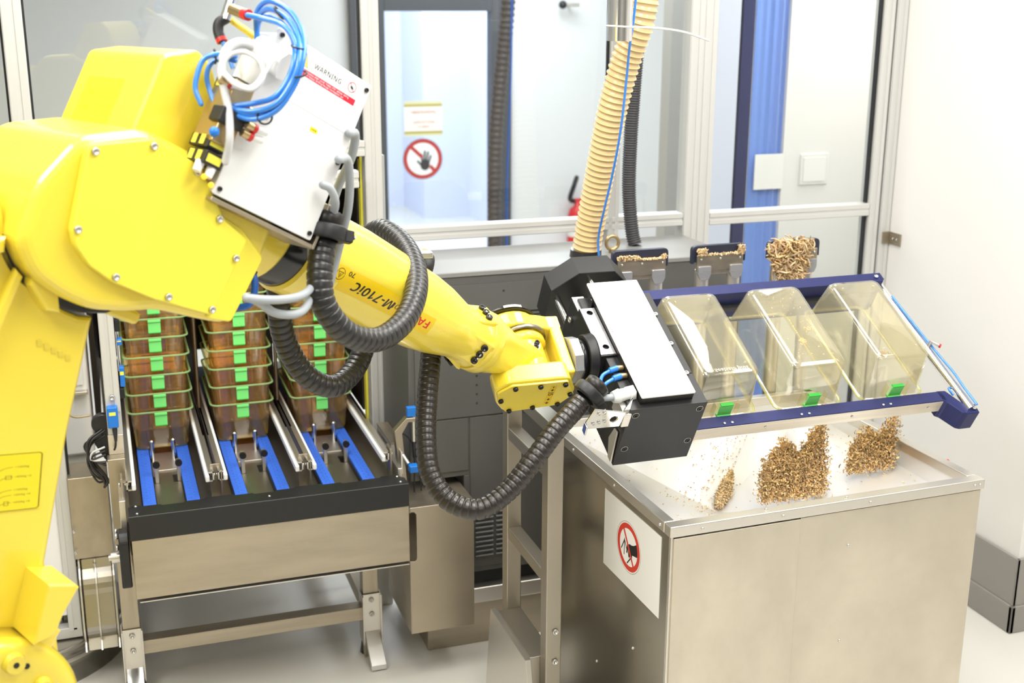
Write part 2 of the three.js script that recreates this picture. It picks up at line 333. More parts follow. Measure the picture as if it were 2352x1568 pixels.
// things in the room behind the enclosure
{
  struct('wall_partition', bx(2.80, 4.6, 0, 3.0, -4.72, -4.62), M.wall, 'white partition behind the enclosure door');
  struct('trim_1', bx(2.585, 2.640, 0, 3.0, -4.74, -4.64), M.navy, 'dark edge strip beside the blue curtain');
  struct('trim_2', bx(2.44, 2.575, 0, 3.0, -4.74, -4.64, 0.004), M.pale, 'pale lilac pillar beside the dark strip');
  struct('trim_3', bx(2.75, 2.93, 0, 3.0, -5.75, -5.65, 0.004), M.beige, 'beige pillar behind the enclosure');
  const pts = []; for (let k = 0; k <= 24; k++) pts.push([2.645 + k * 0.0065, -4.64 + 0.010 * Math.sin(k * 1.05) * (k / 24)]);
  const s = [...pts, ...pts.map(([x, z]) => [x, z - 0.006]).reverse()];
  const cu = tag(add(scene, 'strip_curtain', ext(s.map(([x, z]) => [x, -z]), 0.05, 2.9, { bev: 0 }).rotateX(-Math.PI / 2), M.curtain), 'blue fabric strip curtain behind the enclosure door', 'curtain');
  tag(add(scene, 'paper_label', bx(2.662, 2.80, 1.275, 1.425, -4.618, -4.612), M.white), 'blank white label stuck over the blue curtain', 'label');
  const sw = thing('wall_plate', 'pale square wall plate on the white partition', 'wall plate', [2.955, 1.35, -4.62]);
  add(sw, 'plate', bx(2.885, 3.025, 1.285, 1.42, -4.62, -4.612, 0.003), M.wall); add(sw, 'inset', bx(2.90, 3.01, 1.30, 1.405, -4.612, -4.609, 0.001), M.white);
  // the far door's signs
  const noTouch = canvas(512, 512, (g) => {
    g.fillStyle = '#f2f2f0'; g.beginPath(); g.arc(256, 256, 250, 0, 7); g.fill();
    g.fillStyle = '#2a2a2c';
    g.save(); g.translate(285, 330); g.rotate(0.12);
    g.beginPath(); g.ellipse(0, 0, 62, 70, 0, 0, 7); g.fill();
    for (const [x, y, a, l] of [[-44, -45, -0.18, 92], [-15, -60, -0.05, 118], [16, -60, 0.06, 112], [46, -42, 0.2, 88]]) { g.save(); g.translate(x, y); g.rotate(a); g.beginPath(); g.roundRect(-13, -l, 26, l + 30, 13); g.fill(); g.restore(); }
    g.save(); g.translate(-48, 10); g.rotate(-0.85); g.beginPath(); g.roundRect(-13, -80, 26, 96, 13); g.fill(); g.restore(); g.restore();
    g.strokeStyle = '#b8312c'; g.lineWidth = 46; g.beginPath(); g.arc(256, 256, 226, 0, 7); g.stroke();
    g.beginPath(); g.moveTo(100, 95); g.lineTo(250, 235); g.stroke(); g.beginPath(); g.moveTo(350, 345); g.lineTo(412, 412); g.stroke();
  });
  const disc = new THREE.CylinderGeometry(0.145, 0.145, 0.002, 48).rotateX(Math.PI / 2);
  const uvd = disc.attributes.uv, pd = disc.attributes.position; for (let i = 0; i < pd.count; i++) uvd.setXY(i, 0.5 + pd.getX(i) / 0.29, 0.5 + pd.getY(i) / 0.29);
  const sg = add(scene, 'prohibition_sign', disc, printed(noTouch), mat4([2.206, 0.965, -8.488])); tag(sg, 'round red prohibition sign with black hand on the far glazed door', 'sign');
  const notice = canvas(512, 430, (g) => {
    g.fillStyle = '#b09a2c'; g.fillRect(0, 40, 512, 26); g.fillRect(0, 372, 512, 26); g.fillStyle = '#d9d6a8'; g.fillRect(0, 0, 512, 40); g.fillRect(0, 398, 512, 32);
    g.fillStyle = '#c9584a'; scribble(g, 96, 120, 320, 30); scribble(g, 120, 248, 280, 20); scribble(g, 180, 304, 150, 20);
  }, '#e9e7dd');
  const [cg, cm] = card(0.28, 0.245, notice);
  tag(add(scene, 'paper_notice', cg, cm, mat4([2.215, 1.25, -8.488])), 'paper notice with red print taped above the hand sign', 'notice');
  // fire extinguisher on the far wall
  const fe = thing('fire_extinguisher', 'red fire extinguisher with black hose horn on the far wall', 'extinguisher', [3.37, 0.26, -8.40]);
  add(fe, 'cylinder', lathe([[0, 0], [0.07, 0.01], [0.075, 0.03], [0.075, 0.25], [0.06, 0.30], [0.03, 0.325], [0.022, 0.36], [0, 0.36]], 28), M.red, mat4([3.37, 0.26, -8.40]));
  add(fe, 'label_band', lathe([[0.0755, 0.10], [0.0757, 0.20]], 28), M.offWhite, mat4([3.37, 0.26, -8.40]));
  add(fe, 'valve', merge([bx(3.34, 3.40, 0.61, 0.64, -8.42, -8.38, 0.004), cyl(V(3.40, 0.63, -8.4), V(3.43, 0.60, -8.4), 0.01)]), M.red);
  add(fe, 'hose_horn', tube([[3.345, 0.62, -8.4], [3.30, 0.64, -8.38], [3.325, 0.74, -8.37], [3.345, 0.80, -8.37]], 0.018, 20, 8), M.black);
  const hk = thing('coat_hook', 'dark knob on a short rail high on the far wall', 'hook', [3.28, 2.03, -8.5]);
  add(hk, 'rail', cyl(V(3.24, 2.03, -8.42), V(3.36, 2.03, -8.42), 0.014), M.steelClean); add(hk, 'knob', merge([new THREE.SphereGeometry(0.03, 16, 10).translate(3.235, 2.03, -8.42), cyl(V(3.30, 2.03, -8.42), V(3.30, 2.03, -8.5), 0.01)]), M.black);
  // hose hanging in front of the far door frame
  const hh = add(scene, 'hanging_hose', hose([[2.40, 2.96, -7.0], [2.345, 2.0, -7.0], [2.275, 1.4, -6.98], [2.25, 0.9, -6.96], [2.265, 0.02, -6.96]], 0.035, (p) => 0.040 + 0.005 * Math.cos(p * 6.283), 4, 14), M.farHose); tag(hh, 'brown ribbed hose hanging in front of the far door frame', 'hose');
  tag(add(scene, 'hanging_cable', tube([[2.335, 2.96, -6.88], [2.325, 1.6, -6.88], [2.30, 1.0, -6.87], [2.30, 0.02, -6.87]], 0.006, 24, 8), M.blueDark), 'thin dark blue cable hanging beside the brown ribbed hose', 'cable');
}
const LAMP_PLACES = ['above the robot base', 'above the space before the tank', 'above the wide bay', 'above the conveyor', 'above the tank', 'near the rear wall', 'behind the cage magazine', 'behind the enclosure door', 'added to brighten the white partition', 'before the far door', 'in the corridor'];
// ceiling lights
for (const [x, y, z, w, l, power, color] of LAMPS) {
  const far = z < -4;
  const t = thing('ceiling_light', `flat white ceiling light panel ${LAMP_PLACES[LAMPS.findIndex((q) => q[0] === x && q[2] === z)]}`, 'light', [x, y, z], far ? 'ceiling lights of the room behind' : 'ceiling lights of the robot cell');
  add(t, 'frame', merge([bx(x - w / 2 - 0.03, x + w / 2 + 0.03, y - 0.01, y + 0.02, z - l / 2 - 0.03, z - l / 2), bx(x - w / 2 - 0.03, x + w / 2 + 0.03, y - 0.01, y + 0.02, z + l / 2, z + l / 2 + 0.03), bx(x - w / 2 - 0.03, x - w / 2, y - 0.01, y + 0.02, z - l / 2, z + l / 2), bx(x + w / 2, x + w / 2 + 0.03, y - 0.01, y + 0.02, z - l / 2, z + l / 2)]), M.lampFrame);
  add(t, 'diffuser', bx(x - w / 2, x + w / 2, y + 0.004, y + 0.02, z - l / 2, z + l / 2), new THREE.MeshStandardMaterial({ color: 0xffffff, emissive: color, emissiveIntensity: 1.2, roughness: 0.6 }));
  const L = new THREE.RectAreaLight(color, power, w, l); L.position.set(x, y - 0.012, z); L.rotation.x = -Math.PI / 2; scene.add(L);
}

// ================================================================== GREY CABINET
{
  const X0 = 0.845, X1 = 1.93, Z0 = -3.825, Z1 = -3.47;
  const c = thing('machine_cabinet', 'grey sheet metal machine cabinet with louvred panel behind the robot wrist', 'cabinet', [(X0 + X1) / 2, 0, -3.65]);
  add(c, 'plinth', bx(0.895, X1, 0, 0.148, Z0, -3.475, 0.003), M.steel);
  add(c, 'plinth_rail', bx(1.02, X1, 0.150, 0.205, Z0, -3.462, 0.006), M.steelClean);
  add(c, 'body', merge([bx(X0, X1, 0.60, 1.245, Z0, Z1, 0.004), bx(1.02, X1, 0.26, 0.602, Z0, Z1, 0.004)]), M.cabinet);
  add(c, 'gap_shade', bx(1.05, X1 - 0.03, 0.205, 0.262, Z0, Z1 - 0.03), M.black);  // black box painting the shade in the gap under the body
  add(c, 'top_cover', bx(X0 - 0.004, X1 + 0.004, 1.245, 1.262, Z0, Z1 + 0.004, 0.004), M.cabinetTop);
  { const s = shapeOf([[X0 + 0.02, 0.80], [1.30, 0.80], [1.30, 1.22], [X0 + 0.02, 1.22]]); for (const x of [1.190, 1.250]) for (let k = 0; k < 5; k++) s.holes.push(rectHole(x - 0.025, x + 0.025, 1.072 + k * 0.0125, 1.078 + k * 0.0125)); add(c, 'door', ext(s, Z1, Z1 + 0.006, { bev: 0 }), M.cabinet); }
  add(c, 'door', bx(1.04, 1.20, 0.28, 0.794, Z1, Z1 + 0.004, 0.0015), M.cabinet); add(c, 'door', bx(X0 + 0.02, 1.034, 0.62, 0.794, Z1, Z1 + 0.004, 0.0015), M.cabinet);
  // louvres: pressed hoods in two columns low on the door, slots higher up
  const lou = new THREE.CylinderGeometry(0.0085, 0.0085, 0.060, 10, 1, false, 0, Math.PI).rotateZ(Math.PI / 2).rotateX(-0.4);
  for (const x of [1.085, 1.155]) for (let k = 0; k < 11; k++) add(c, 'louvre', lou, M.cabinet, mat4([x, 0.315 + k * 0.0165, Z1 + 0.004]));
  add(c, 'slot_shade', bx(1.155, 1.285, 1.06, 1.135, Z1, Z1 + 0.001), M.rubber, null, 'black sheet painting the shade inside the vent slots');  // dark sheet that paints the shade seen through the slots
  for (const [x, y] of [[0.98, 1.235 - 0.045], [1.15, 1.195], [0.90, 0.98], [1.062, 0.93], [1.062, 0.90], [1.062, 0.87], [1.062, 0.84]]) bolt(c, BOLT.m4, M.blackBolt, [x, y, Z1 + 0.004], [0, 0, 1]);
  const eb = add(c, 'eye_bolt', merge([new THREE.TorusGeometry(0.022, 0.006, 10, 24).translate(1.568, 1.295, -3.60), cyl(V(1.568, 1.262, -3.6), V(1.568, 1.275, -3.6), 0.012)]), M.brass);
  add(c, 'eye_bolt', merge([new THREE.TorusGeometry(0.020, 0.005, 10, 24).translate(0.935, 1.29, -3.60), cyl(V(0.935, 1.262, -3.60), V(0.935, 1.272, -3.60), 0.011)]), M.brass);
}

// ================================================================== CONVEYOR
const LANE = [0.1235, 0.3830, 0.6420];
const conveyor = thing('cage_conveyor', 'stainless three-lane conveyor with blue belts and black front bar', 'conveyor', [0.4, 0, -3.9]);
{
  const c = conveyor;
  // front bar with shallow notches for the belts at its back edge
  const pts = [[0, 3.304], [0.8, 3.304], [0.8, 3.352], [0.775, 3.385], [0.735, 3.385]];
  for (const L of [...LANE].reverse()) {
    const w = 0.085; pts.push([L + w + 0.006, 3.385], [L + w, 3.376], [L + 0.034, 3.376], [L + 0.028, 3.368], [L - 0.028, 3.368], [L - 0.034, 3.376], [L - w, 3.376], [L - w - 0.006, 3.385]);
  }
  pts.push([0.02, 3.385], [0, 3.375]);
  const bar = add(c, 'front_bar', ext(pts, 0.594, 0.667, { bev: 0.0015 }).rotateX(-Math.PI / 2), M.anodized);
  for (const [x, z] of [[0.022, -3.372], [0.024, -3.318], [0.778, -3.362], [0.778, -3.318], [0.392, -3.33]]) bolt(bar, BOLT.m5, M.bolt, [x, 0.6665, z], [0, 1, 0]);
  add(c, 'front_cover', bx(0.003, 0.8, 0.413, 0.594, -3.312, -3.306, 0.002), M.steel);
  add(c, 'bottom_lip', bx(0.012, 0.798, 0.402, 0.405, -3.42, -3.306), M.steelClean);
  for (const [a, b] of [[-0.022, -0.004], [0.786, 0.80]]) add(c, 'side_frame', bx(a, b, 0.47, 0.685, -4.85, -3.385, 0.002), M.steelClean);
  // deck between the belts, with slots for the stop pins
  { const s = shapeOf([[-0.004, 3.384], [0.786, 3.384], [0.786, 4.85], [-0.004, 4.85]]); for (const L of LANE) for (const dx of [-0.030, 0.036]) s.holes.push(rectHole(L + dx - 0.018, L + dx + 0.0075, 3.638, 3.70)); add(c, 'deck', ext(s, 0.620, 0.626, { bev: 0 }).rotateX(-Math.PI / 2), M.darkSteel); }
  add(c, 'drum_cover', bx(0.0, 0.786, 0.44, 0.50, -4.85, -3.42), M.darkSteel);
  // belts made of staggered links
  for (const L of LANE) for (const [x0, x1] of [[L - 0.0795, L - 0.0435], [L + 0.0425, L + 0.0795]]) {
    const links = [], pitch = 0.0127, n = Math.floor((4.75 - 3.368) / pitch);
    links.push(bx(x0 + 0.001, x1 - 0.001, 0.632, 0.6475, -4.80, -3.366));
    for (let k = 0; k < n; k++) {
      const z1 = -3.368 - k * pitch, m = x0 + (x1 - x0) * (k % 2 ? 0.36 : 0.64);
      links.push(bx(x0, m - 0.0004, 0.640, 0.650, z1 - pitch + 0.0012, z1), bx(m + 0.0004, x1, 0.640, 0.650, z1 - pitch + 0.0012, z1));
    }
    tag(add(c, 'belt', merge(links), M.beltBlue), 'blue plastic modular belt', null, null, 'stuff');
    add(c, 'belt_track', bx(x0 - 0.003, x1 + 0.003, 0.626, 0.640, -4.82, -3.40), M.black);
  }
  // stop pins: square pins with round rubber pads in front, round-headed pins behind
  for (const L of LANE) for (const dx of [-0.030, 0.036]) {
    const p = add(c, 'stop_pin', bx(L + dx - 0.006, L + dx + 0.006, 0.56, 0.696, -3.655, -3.641, 0.0015), M.steelClean);
    add(p, 'rubber_pad', cyl(V(L + dx, 0.688, -3.641), V(L + dx, 0.688, -3.631), 0.0105, 0.0105, 20), M.blackBolt);
    add(c, 'guide_pin', merge([cyl(V(L + dx - 0.004, 0.62, -3.83), V(L + dx - 0.004, 0.694, -3.83), 0.0075, 0.0075, 16), new THREE.SphereGeometry(0.0075, 16, 8).translate(L + dx - 0.004, 0.694, -3.83)]), M.chrome);
  }
  for (const L of LANE) add(c, 'lift_plate', bx(L - 0.036, L + 0.040, 0.626, 0.630, -3.90, -3.74, 0.001), M.steelClean);
  // lane guides: white slide strips in steel channels, each pair on a bracket post
  const guides = [[0.022, -1], [0.226, 1], [0.2775, -1], [0.4855, 1], [0.537, -1], [0.746, 1]];
  for (const [x, s] of guides) {
    add(c, 'slide_strip', bx(x - 0.006, x + 0.006, 0.708, 0.728, -4.7, -3.392, 0.004), M.whitePlastic);
    const ch = add(c, 'guide_channel', merge([bx(x + s * 0.012 - 0.008, x + s * 0.012 + 0.008, 0.703, 0.707, -4.7, -3.41), bx(x + s * 0.012 - 0.008, x + s * 0.012 + 0.008, 0.729, 0.733, -4.7, -3.41), bx(x + s * 0.018 - 0.002, x + s * 0.018 + 0.002, 0.703, 0.733, -4.7, -3.41)]), M.steelClean);
    bolt(ch, BOLT.m5, M.bolt, [x + s * 0.020, 0.718, -3.425], [s, 0, 0]);
  }
  for (const x of [0.252, 0.511]) {
    const b = add(c, 'guide_bracket', merge([bx(x - 0.014, x + 0.014, 0.63, 0.742, -3.452, -3.448, 0.001), bx(x + 0.013, x + 0.017, 0.63, 0.735, -3.45, -3.41, 0.001), bx(x - 0.022, x + 0.022, 0.626, 0.630, -3.47, -3.40, 0.001)]), M.steel);
    bolt(b, BOLT.m6, M.bolt, [x + 0.017, 0.715, -3.432], [1, 0, 0]); bolt(b, BOLT.m6, M.bolt, [x - 0.006, 0.630, -3.425], [0, 1, 0]);
  }
  for (const [x, s] of [[-0.010, -1], [0.772, 1]]) {
    const b = add(c, 'guide_bracket', merge([bx(x - 0.003, x + 0.003, 0.64, 0.742, -3.46, -3.41, 0.001), bx(Math.min(x, x - s * 0.02), Math.max(x, x - s * 0.02), 0.712, 0.724, -3.45, -3.43, 0.001)]), M.steel);
    bolt(b, BOLT.m6, M.bolt, [x + s * 0.003, 0.716, -3.435], [s, 0, 0]);
    bolt(c, BOLT.m6, M.bolt, [x - s * 0.018, 0.627, -3.41], [0, 1, 0]);
  }
  // bearing block and bolts on the end of the drive shaft
  const bb = add(c, 'bearing_block', ext([[3.315, 0.445], [3.395, 0.445], [3.395, 0.585], [3.375, 0.61], [3.335, 0.61], [3.315, 0.585]], -0.032, -0.004, { r: 0.012, bev: 0.003 }).rotateY(Math.PI / 2).rotateX(0).applyMatrix4(new THREE.Matrix4().makeScale(1, 1, 1)), M.black);
  for (const [y, z] of [[0.60, -3.34], [0.565, -3.34], [0.60, -3.375]]) bolt(bb, BOLT.m8, M.bolt, [-0.032, y, z], [-1, 0, 0]);
  add(c, 'shaft_end', merge([cyl(V(-0.03, 0.53, -3.355), V(-0.055, 0.53, -3.355), 0.017, 0.017, 20), cyl(V(-0.05, 0.53, -3.355), V(-0.062, 0.53, -3.355), 0.009, 0.009, 16)]), M.bolt);
  // legs, feet and cross rails
  for (const [x0, x1] of [[-0.044, 0.006], [0.690, 0.740]]) {
    add(c, 'leg', bx(x0, x1, 0.0, x0 < 0 ? 0.77 : 0.60, -3.545, -3.50, 0.002), M.steel); add(c, 'leg', bx(x0, x1, 0.0, 0.60, -4.70, -4.655, 0.002), M.steel);
    const ft = add(c, 'foot_channel', merge([bx(x0 - 0.004, x1 + 0.004, 0.055, 0.225, -3.497, -3.493, 0.001), bx(x0 - 0.006, x0 - 0.002, 0.055, 0.225, -3.54, -3.478, 0.001), bx(x1 + 0.002, x1 + 0.006, 0.055, 0.225, -3.54, -3.478, 0.001)]), M.steelClean);
    for (const y of [0.205, 0.155]) { const m = (x0 + x1) / 2; bolt(ft, BOLT.m8, M.bolt, [m, y, -3.493], [0, 0, 1]); }
    const m = (x0 + x1) / 2;
    add(c, 'foot_lever', ext([[3.505, 0.085], [3.40, 0.006], [3.40, 0.022], [3.505, 0.105]].map(([z, y]) => [-z, y]), -0.024, 0.024, { bev: 0.001 }).rotateY(-Math.PI / 2).applyMatrix4(new THREE.Matrix4().makeScale(1, 1, 1)).applyMatrix4(new THREE.Matrix4().makeTranslation(m, 0, 0)), M.chrome);
    add(c, 'foot_pad', cyl(V(m, 0.0, -3.54), V(m, 0.04, -3.54), 0.032, 0.026, 20), M.rubber);
  }
  const xr = add(c, 'cross_rail', bx(0.006, 0.690, 0.135, 0.180, -3.545, -3.497, 0.002), M.steel);
  add(c, 'cross_rail', bx(0.006, 0.690, 0.135, 0.180, -4.70, -4.655, 0.002), M.steel);
  for (const x of [-0.02, 0.715]) add(c, 'side_rail', bx(x - 0.02, x + 0.02, 0.135, 0.180, -4.655, -3.545, 0.002), M.steel);
  // hanging cable loop below the front cover
  add(c, 'cable_loop', tube([[0.034, 0.42, -3.45], [0.030, 0.37, -3.45], [0.036, 0.335, -3.45], [0.045, 0.35, -3.45], [0.047, 0.42, -3.45]], 0.003, 24, 6), M.rubber);
  // drive motor housing on the side, with hand slot
  const s = shapeOf([[0.806, 0.152], [1.010, 0.152], [1.010, 0.575], [0.806, 0.575]]);
  const slot = new THREE.Path(); slot.moveTo(0.806, 0.40); slot.lineTo(0.806, 0.56); slot.lineTo(0.818, 0.56); slot.quadraticCurveTo(0.826, 0.56, 0.826, 0.552); slot.lineTo(0.826, 0.408); slot.quadraticCurveTo(0.826, 0.40, 0.818, 0.40); slot.closePath();
  const mh = add(c, 'motor_housing', merge([
    ext([[0.808, 0.152], [1.010, 0.152], [1.010, 0.575], [0.808, 0.575], [0.808, 0.560], [0.820, 0.560], [0.827, 0.552], [0.827, 0.405], [0.820, 0.398], [0.808, 0.398]], -3.334, -3.330, { bev: 0.0008 }),
    bx(0.808, 1.010, 0.571, 0.575, -3.645, -3.331), bx(1.006, 1.010, 0.152, 0.575, -3.645, -3.331), bx(0.806, 0.810, 0.152, 0.40, -3.645, -3.331), bx(0.806, 0.810, 0.558, 0.575, -3.645, -3.331), bx(0.808, 1.010, 0.152, 0.575, -3.645, -3.641)]), M.steel);
}
// sensors clipped to the conveyor beside the cabinet
{
  const s = thing('sensor_bracket', 'bent steel bracket carrying a small blue sensor beside the cabinet', 'sensor', [0.82, 0.575, -3.44]);
  add(s, 'bracket', ext([[0.808, 0.575], [0.828, 0.575], [0.812, 0.780], [0.832, 0.815], [0.872, 0.815], [0.872, 0.828], [0.826, 0.828], [0.788, 0.790]], -3.452, -3.424, { bev: 0.001 }), M.steel);
  add(s, 'sensor_head', bx(0.830, 0.858, 0.830, 0.860, -3.448, -3.428, 0.002), M.bluePlastic);
  add(s, 'sensor_barrel', cyl(V(0.852, 0.745, -3.438), V(0.852, 0.832, -3.438), 0.0075, 0.0075, 16), M.bolt);
  add(s, 'plug', cyl(V(0.852, 0.695, -3.438), V(0.852, 0.748, -3.438), 0.005, 0.009, 14), M.rubber);
  add(s, 'cable', tube([[0.852, 0.70, -3.438], [0.851, 0.64, -3.438], [0.850, 0.580, -3.44]], 0.0028, 10, 6), M.rubber);
  const s2 = thing('clip_sensor', 'small sensor with blue cap clamped by the conveyor end', 'sensor', [0.80, 0.70, -3.45]);
  add(s2, 'clamp_plate', bx(0.798, 0.804, 0.664, 0.735, -3.47, -3.39, 0.001), M.steelClean);
  add(s2, 'barrel', cyl(V(0.804, 0.728, -3.455), V(0.824, 0.690, -3.40), 0.0065, 0.0065, 14), M.bolt);
  add(s2, 'blue_cap', bx(0.822, 0.850, 0.668, 0.690, -3.405, -3.375, 0.003), M.bluePlastic);
  add(s2, 'cable', tube([[0.806, 0.735, -3.47], [0.82, 0.770, -3.455], [0.85, 0.735, -3.45], [0.868, 0.66, -3.45], [0.875, 0.578, -3.45]], 0.0025, 24, 6), M.rubber);
  const s3 = thing('junction_box', 'small steel junction box behind the lane guide', 'box', [0.83, 0.576, -3.60]);
  add(s3, 'body', bx(0.806, 0.843, 0.576, 0.700, -3.76, -3.56, 0.002), M.steelClean); add(s3, 'lid', bx(0.805, 0.844, 0.700, 0.704, -3.762, -3.558, 0.001), M.steel);
}

// ================================================================== CAGES
// a tapered tub: open at the top, base on y = 0, width x, length z
function makeTub() { // rounded floor, walls flaring to the mouth, flat lip turned outwards
  return ringLoft([[0.0005, 0.010, 0.010, 0.006], [0, 0.068, 0.140, 0.018], [0.003, 0.077, 0.149, 0.020], [0.011, 0.0825, 0.155, 0.022], [0.020, 0.0835, 0.157, 0.023], [0.075, 0.0875, 0.165, 0.023], [0.130, 0.0915, 0.1715, 0.023], [0.134, 0.0930, 0.1730, 0.023], [0.1355, 0.0990, 0.1790, 0.026]], 6, true);
}
const innerTub = () => ringLoft([[0.0028, 0.010, 0.010, 0.006], [0.0024, 0.066, 0.138, 0.016], [0.006, 0.0745, 0.1465, 0.018], [0.013, 0.0800, 0.1525, 0.020], [0.022, 0.0811, 0.1546, 0.0205], [0.075, 0.0850, 0.1625, 0.0205], [0.130, 0.0890, 0.1690, 0.0205], [0.1355, 0.0905, 0.1705, 0.0205]], 6, true);
const tubGeo = makeTub(), clearTubGeo = mergeGeometries([makeTub(), innerTub()]);
const lipGeo = ringLoft([[0.1355, 0.0970, 0.1770, 0.025], [0.1370, 0.1000, 0.1800, 0.027], [0.1355, 0.1035, 0.1825, 0.028], [0.1325, 0.1035, 0.1825, 0.028], [0.1310, 0.1010, 0.1805, 0.027]], 6);
const tagGeo = merge([bx(-0.019, 0.019, 0.090, 0.130, 0.178, 0.1815, 0.001), bx(-0.0195, 0.0195, 0.124, 0.132, 0.172, 0.186, 0.0015)]);
const tagFoot = bx(-0.018, 0.018, 0.0875, 0.0905, 0.172, 0.183, 0.001);
function makeCage(clear) {
  const o = new THREE.Group();
  const t = add(o, 'tub', clear ? clearTubGeo : tubGeo, clear ? M.cageClear : M.cageAmber);
  add(o, 'rim', lipGeo, clear ? M.rimClear : M.rimGreen);
  const c = add(o, 'card_holder', tagGeo, M.green); add(c, 'card_foot', tagFoot, M.greenDark);
  for (const x of [-0.034, 0.034]) add(o, 'card_guide', bx(x - 0.0008, x + 0.0008, 0.085, 0.130, 0.168, 0.184), clear ? M.cageClear : M.cageAmber);
  for (const x of [-0.05, 0.05]) for (const z of [-0.12, 0.12]) if (clear) add(o, 'base_stud', new THREE.SphereGeometry(0.0035, 10, 6).translate(x, -0.0005, z), M.cageClear);
  return o;
}
const stackCage = makeCage(false);
const ordinal = ['lowest', 'second from the bottom', 'third from the bottom', 'fourth from the bottom', 'fifth from the bottom', 'sixth from the bottom', 'seventh from the bottom', 'eighth from the bottom', 'ninth from the bottom'];
const stackNames = ['stack beside the blue sensor column', 'stack between two other stacks', 'stack beside the grey cabinet'];
LANE.forEach((x, i) => {
  for (let k = 0; k < [8, 8, 9][i]; k++) {
    const o = stackCage.clone(); o.name = numbered('animal_cage'); scene.add(o);
    o.position.set(x + 0.002 + rr(-0.0012, 0.0012), 0.6505 + k * 0.0612, -4.035 + rr(-0.002, 0.002)); o.rotation.y = rr(-0.006, 0.006);
    tag(o, `amber cage, ${ordinal[k]} in the ${stackNames[i]}`, 'cage', 'nested amber cages on the conveyor');
  }
});

// ================================================================== MAGAZINE BEHIND THE STACKS, SENSOR COLUMN, FLOOR DUCT
{
  const m = thing('cage_magazine', 'dark steel magazine frame standing around the cage stacks', 'machine', [0.38, 0, -4.5]);
  add(m, 'back_panel', bx(-0.06, 0.80, 0.69, 1.56, -4.93, -4.90), M.darkPanel);
  for (const x of [-0.075, 0.800]) add(m, 'side_panel', bx(x, x + 0.018, 0.69, 1.56, -4.90, x < 0 ? -4.10 : -3.95), M.darkPanel);
  add(m, 'top_panel', bx(-0.07, 0.81, 1.56, 1.575, -4.93, -3.90), M.darkPanel);
  for (const x of [0.252, 0.511]) add(m, 'divider', bx(x - 0.003, x + 0.003, 0.735, 1.45, -4.88, -4.05), M.darkPanel);
  for (const [x, z] of [[0.255, -4.0], [0.515, -4.0]]) add(m, 'guide_rod', cyl(V(x, 0.74, z), V(x, 1.55, z), 0.006, 0.006, 10), M.darkSteel);
  for (const x of [-0.06, 0.77]) add(m, 'leg', bx(x, x + 0.03, 0, 0.69, -4.92, -4.89), M.darkSteel);
  // vertical frames beside the stack by the cabinet
  for (const [x0, x1, mt, n] of [[0.802, 0.810, 'yellowLabel', 'cable_duct'], [0.812, 0.846, 'alu', 'upright'], [0.868, 0.884, 'alu', 'upright']]) add(m, n, bx(x0, x1, 0.0, 1.57, -3.93, -3.895, 0.002), M[mt]);
  const st = thing('wooden_pole', 'light wooden pole standing beside the enclosure post', 'pole', [0.845, 0, -4.0]);
  add(st, 'shaft', cyl(V(0.852, 0, -4.02), V(0.835, 1.50, -4.02), 0.014, 0.014, 16), M.wood); add(st, 'sleeve', cyl(V(0.8355, 1.46, -4.02), V(0.8343, 1.56, -4.02), 0.0155, 0.0155, 16), M.pale);
  const hb = thing('short_profile', 'short aluminium profile stub in front of the window rail', 'profile', [0.7, 1.5, -3.7]);
  add(hb, 'bar', bx(0.46, 0.762, 1.492, 1.545, -3.765, -3.72, 0.002), M.alu); add(hb, 'slot_land', slots(0.46, 0.762, 1.492, 1.545, -3.72, 1, false), M.alu); add(hb, 'end_cap', bx(0.762, 0.766, 1.492, 1.545, -3.765, -3.72, 0.001), M.black);
  add(hb, 'joint', bx(0.50, 0.54, 1.545, 1.60, -3.80, -3.725, 0.002), M.alu); add(hb, 'joint_arm', bx(0.50, 0.54, 1.58, 1.60, -3.83, -3.79, 0.002), M.alu);
}
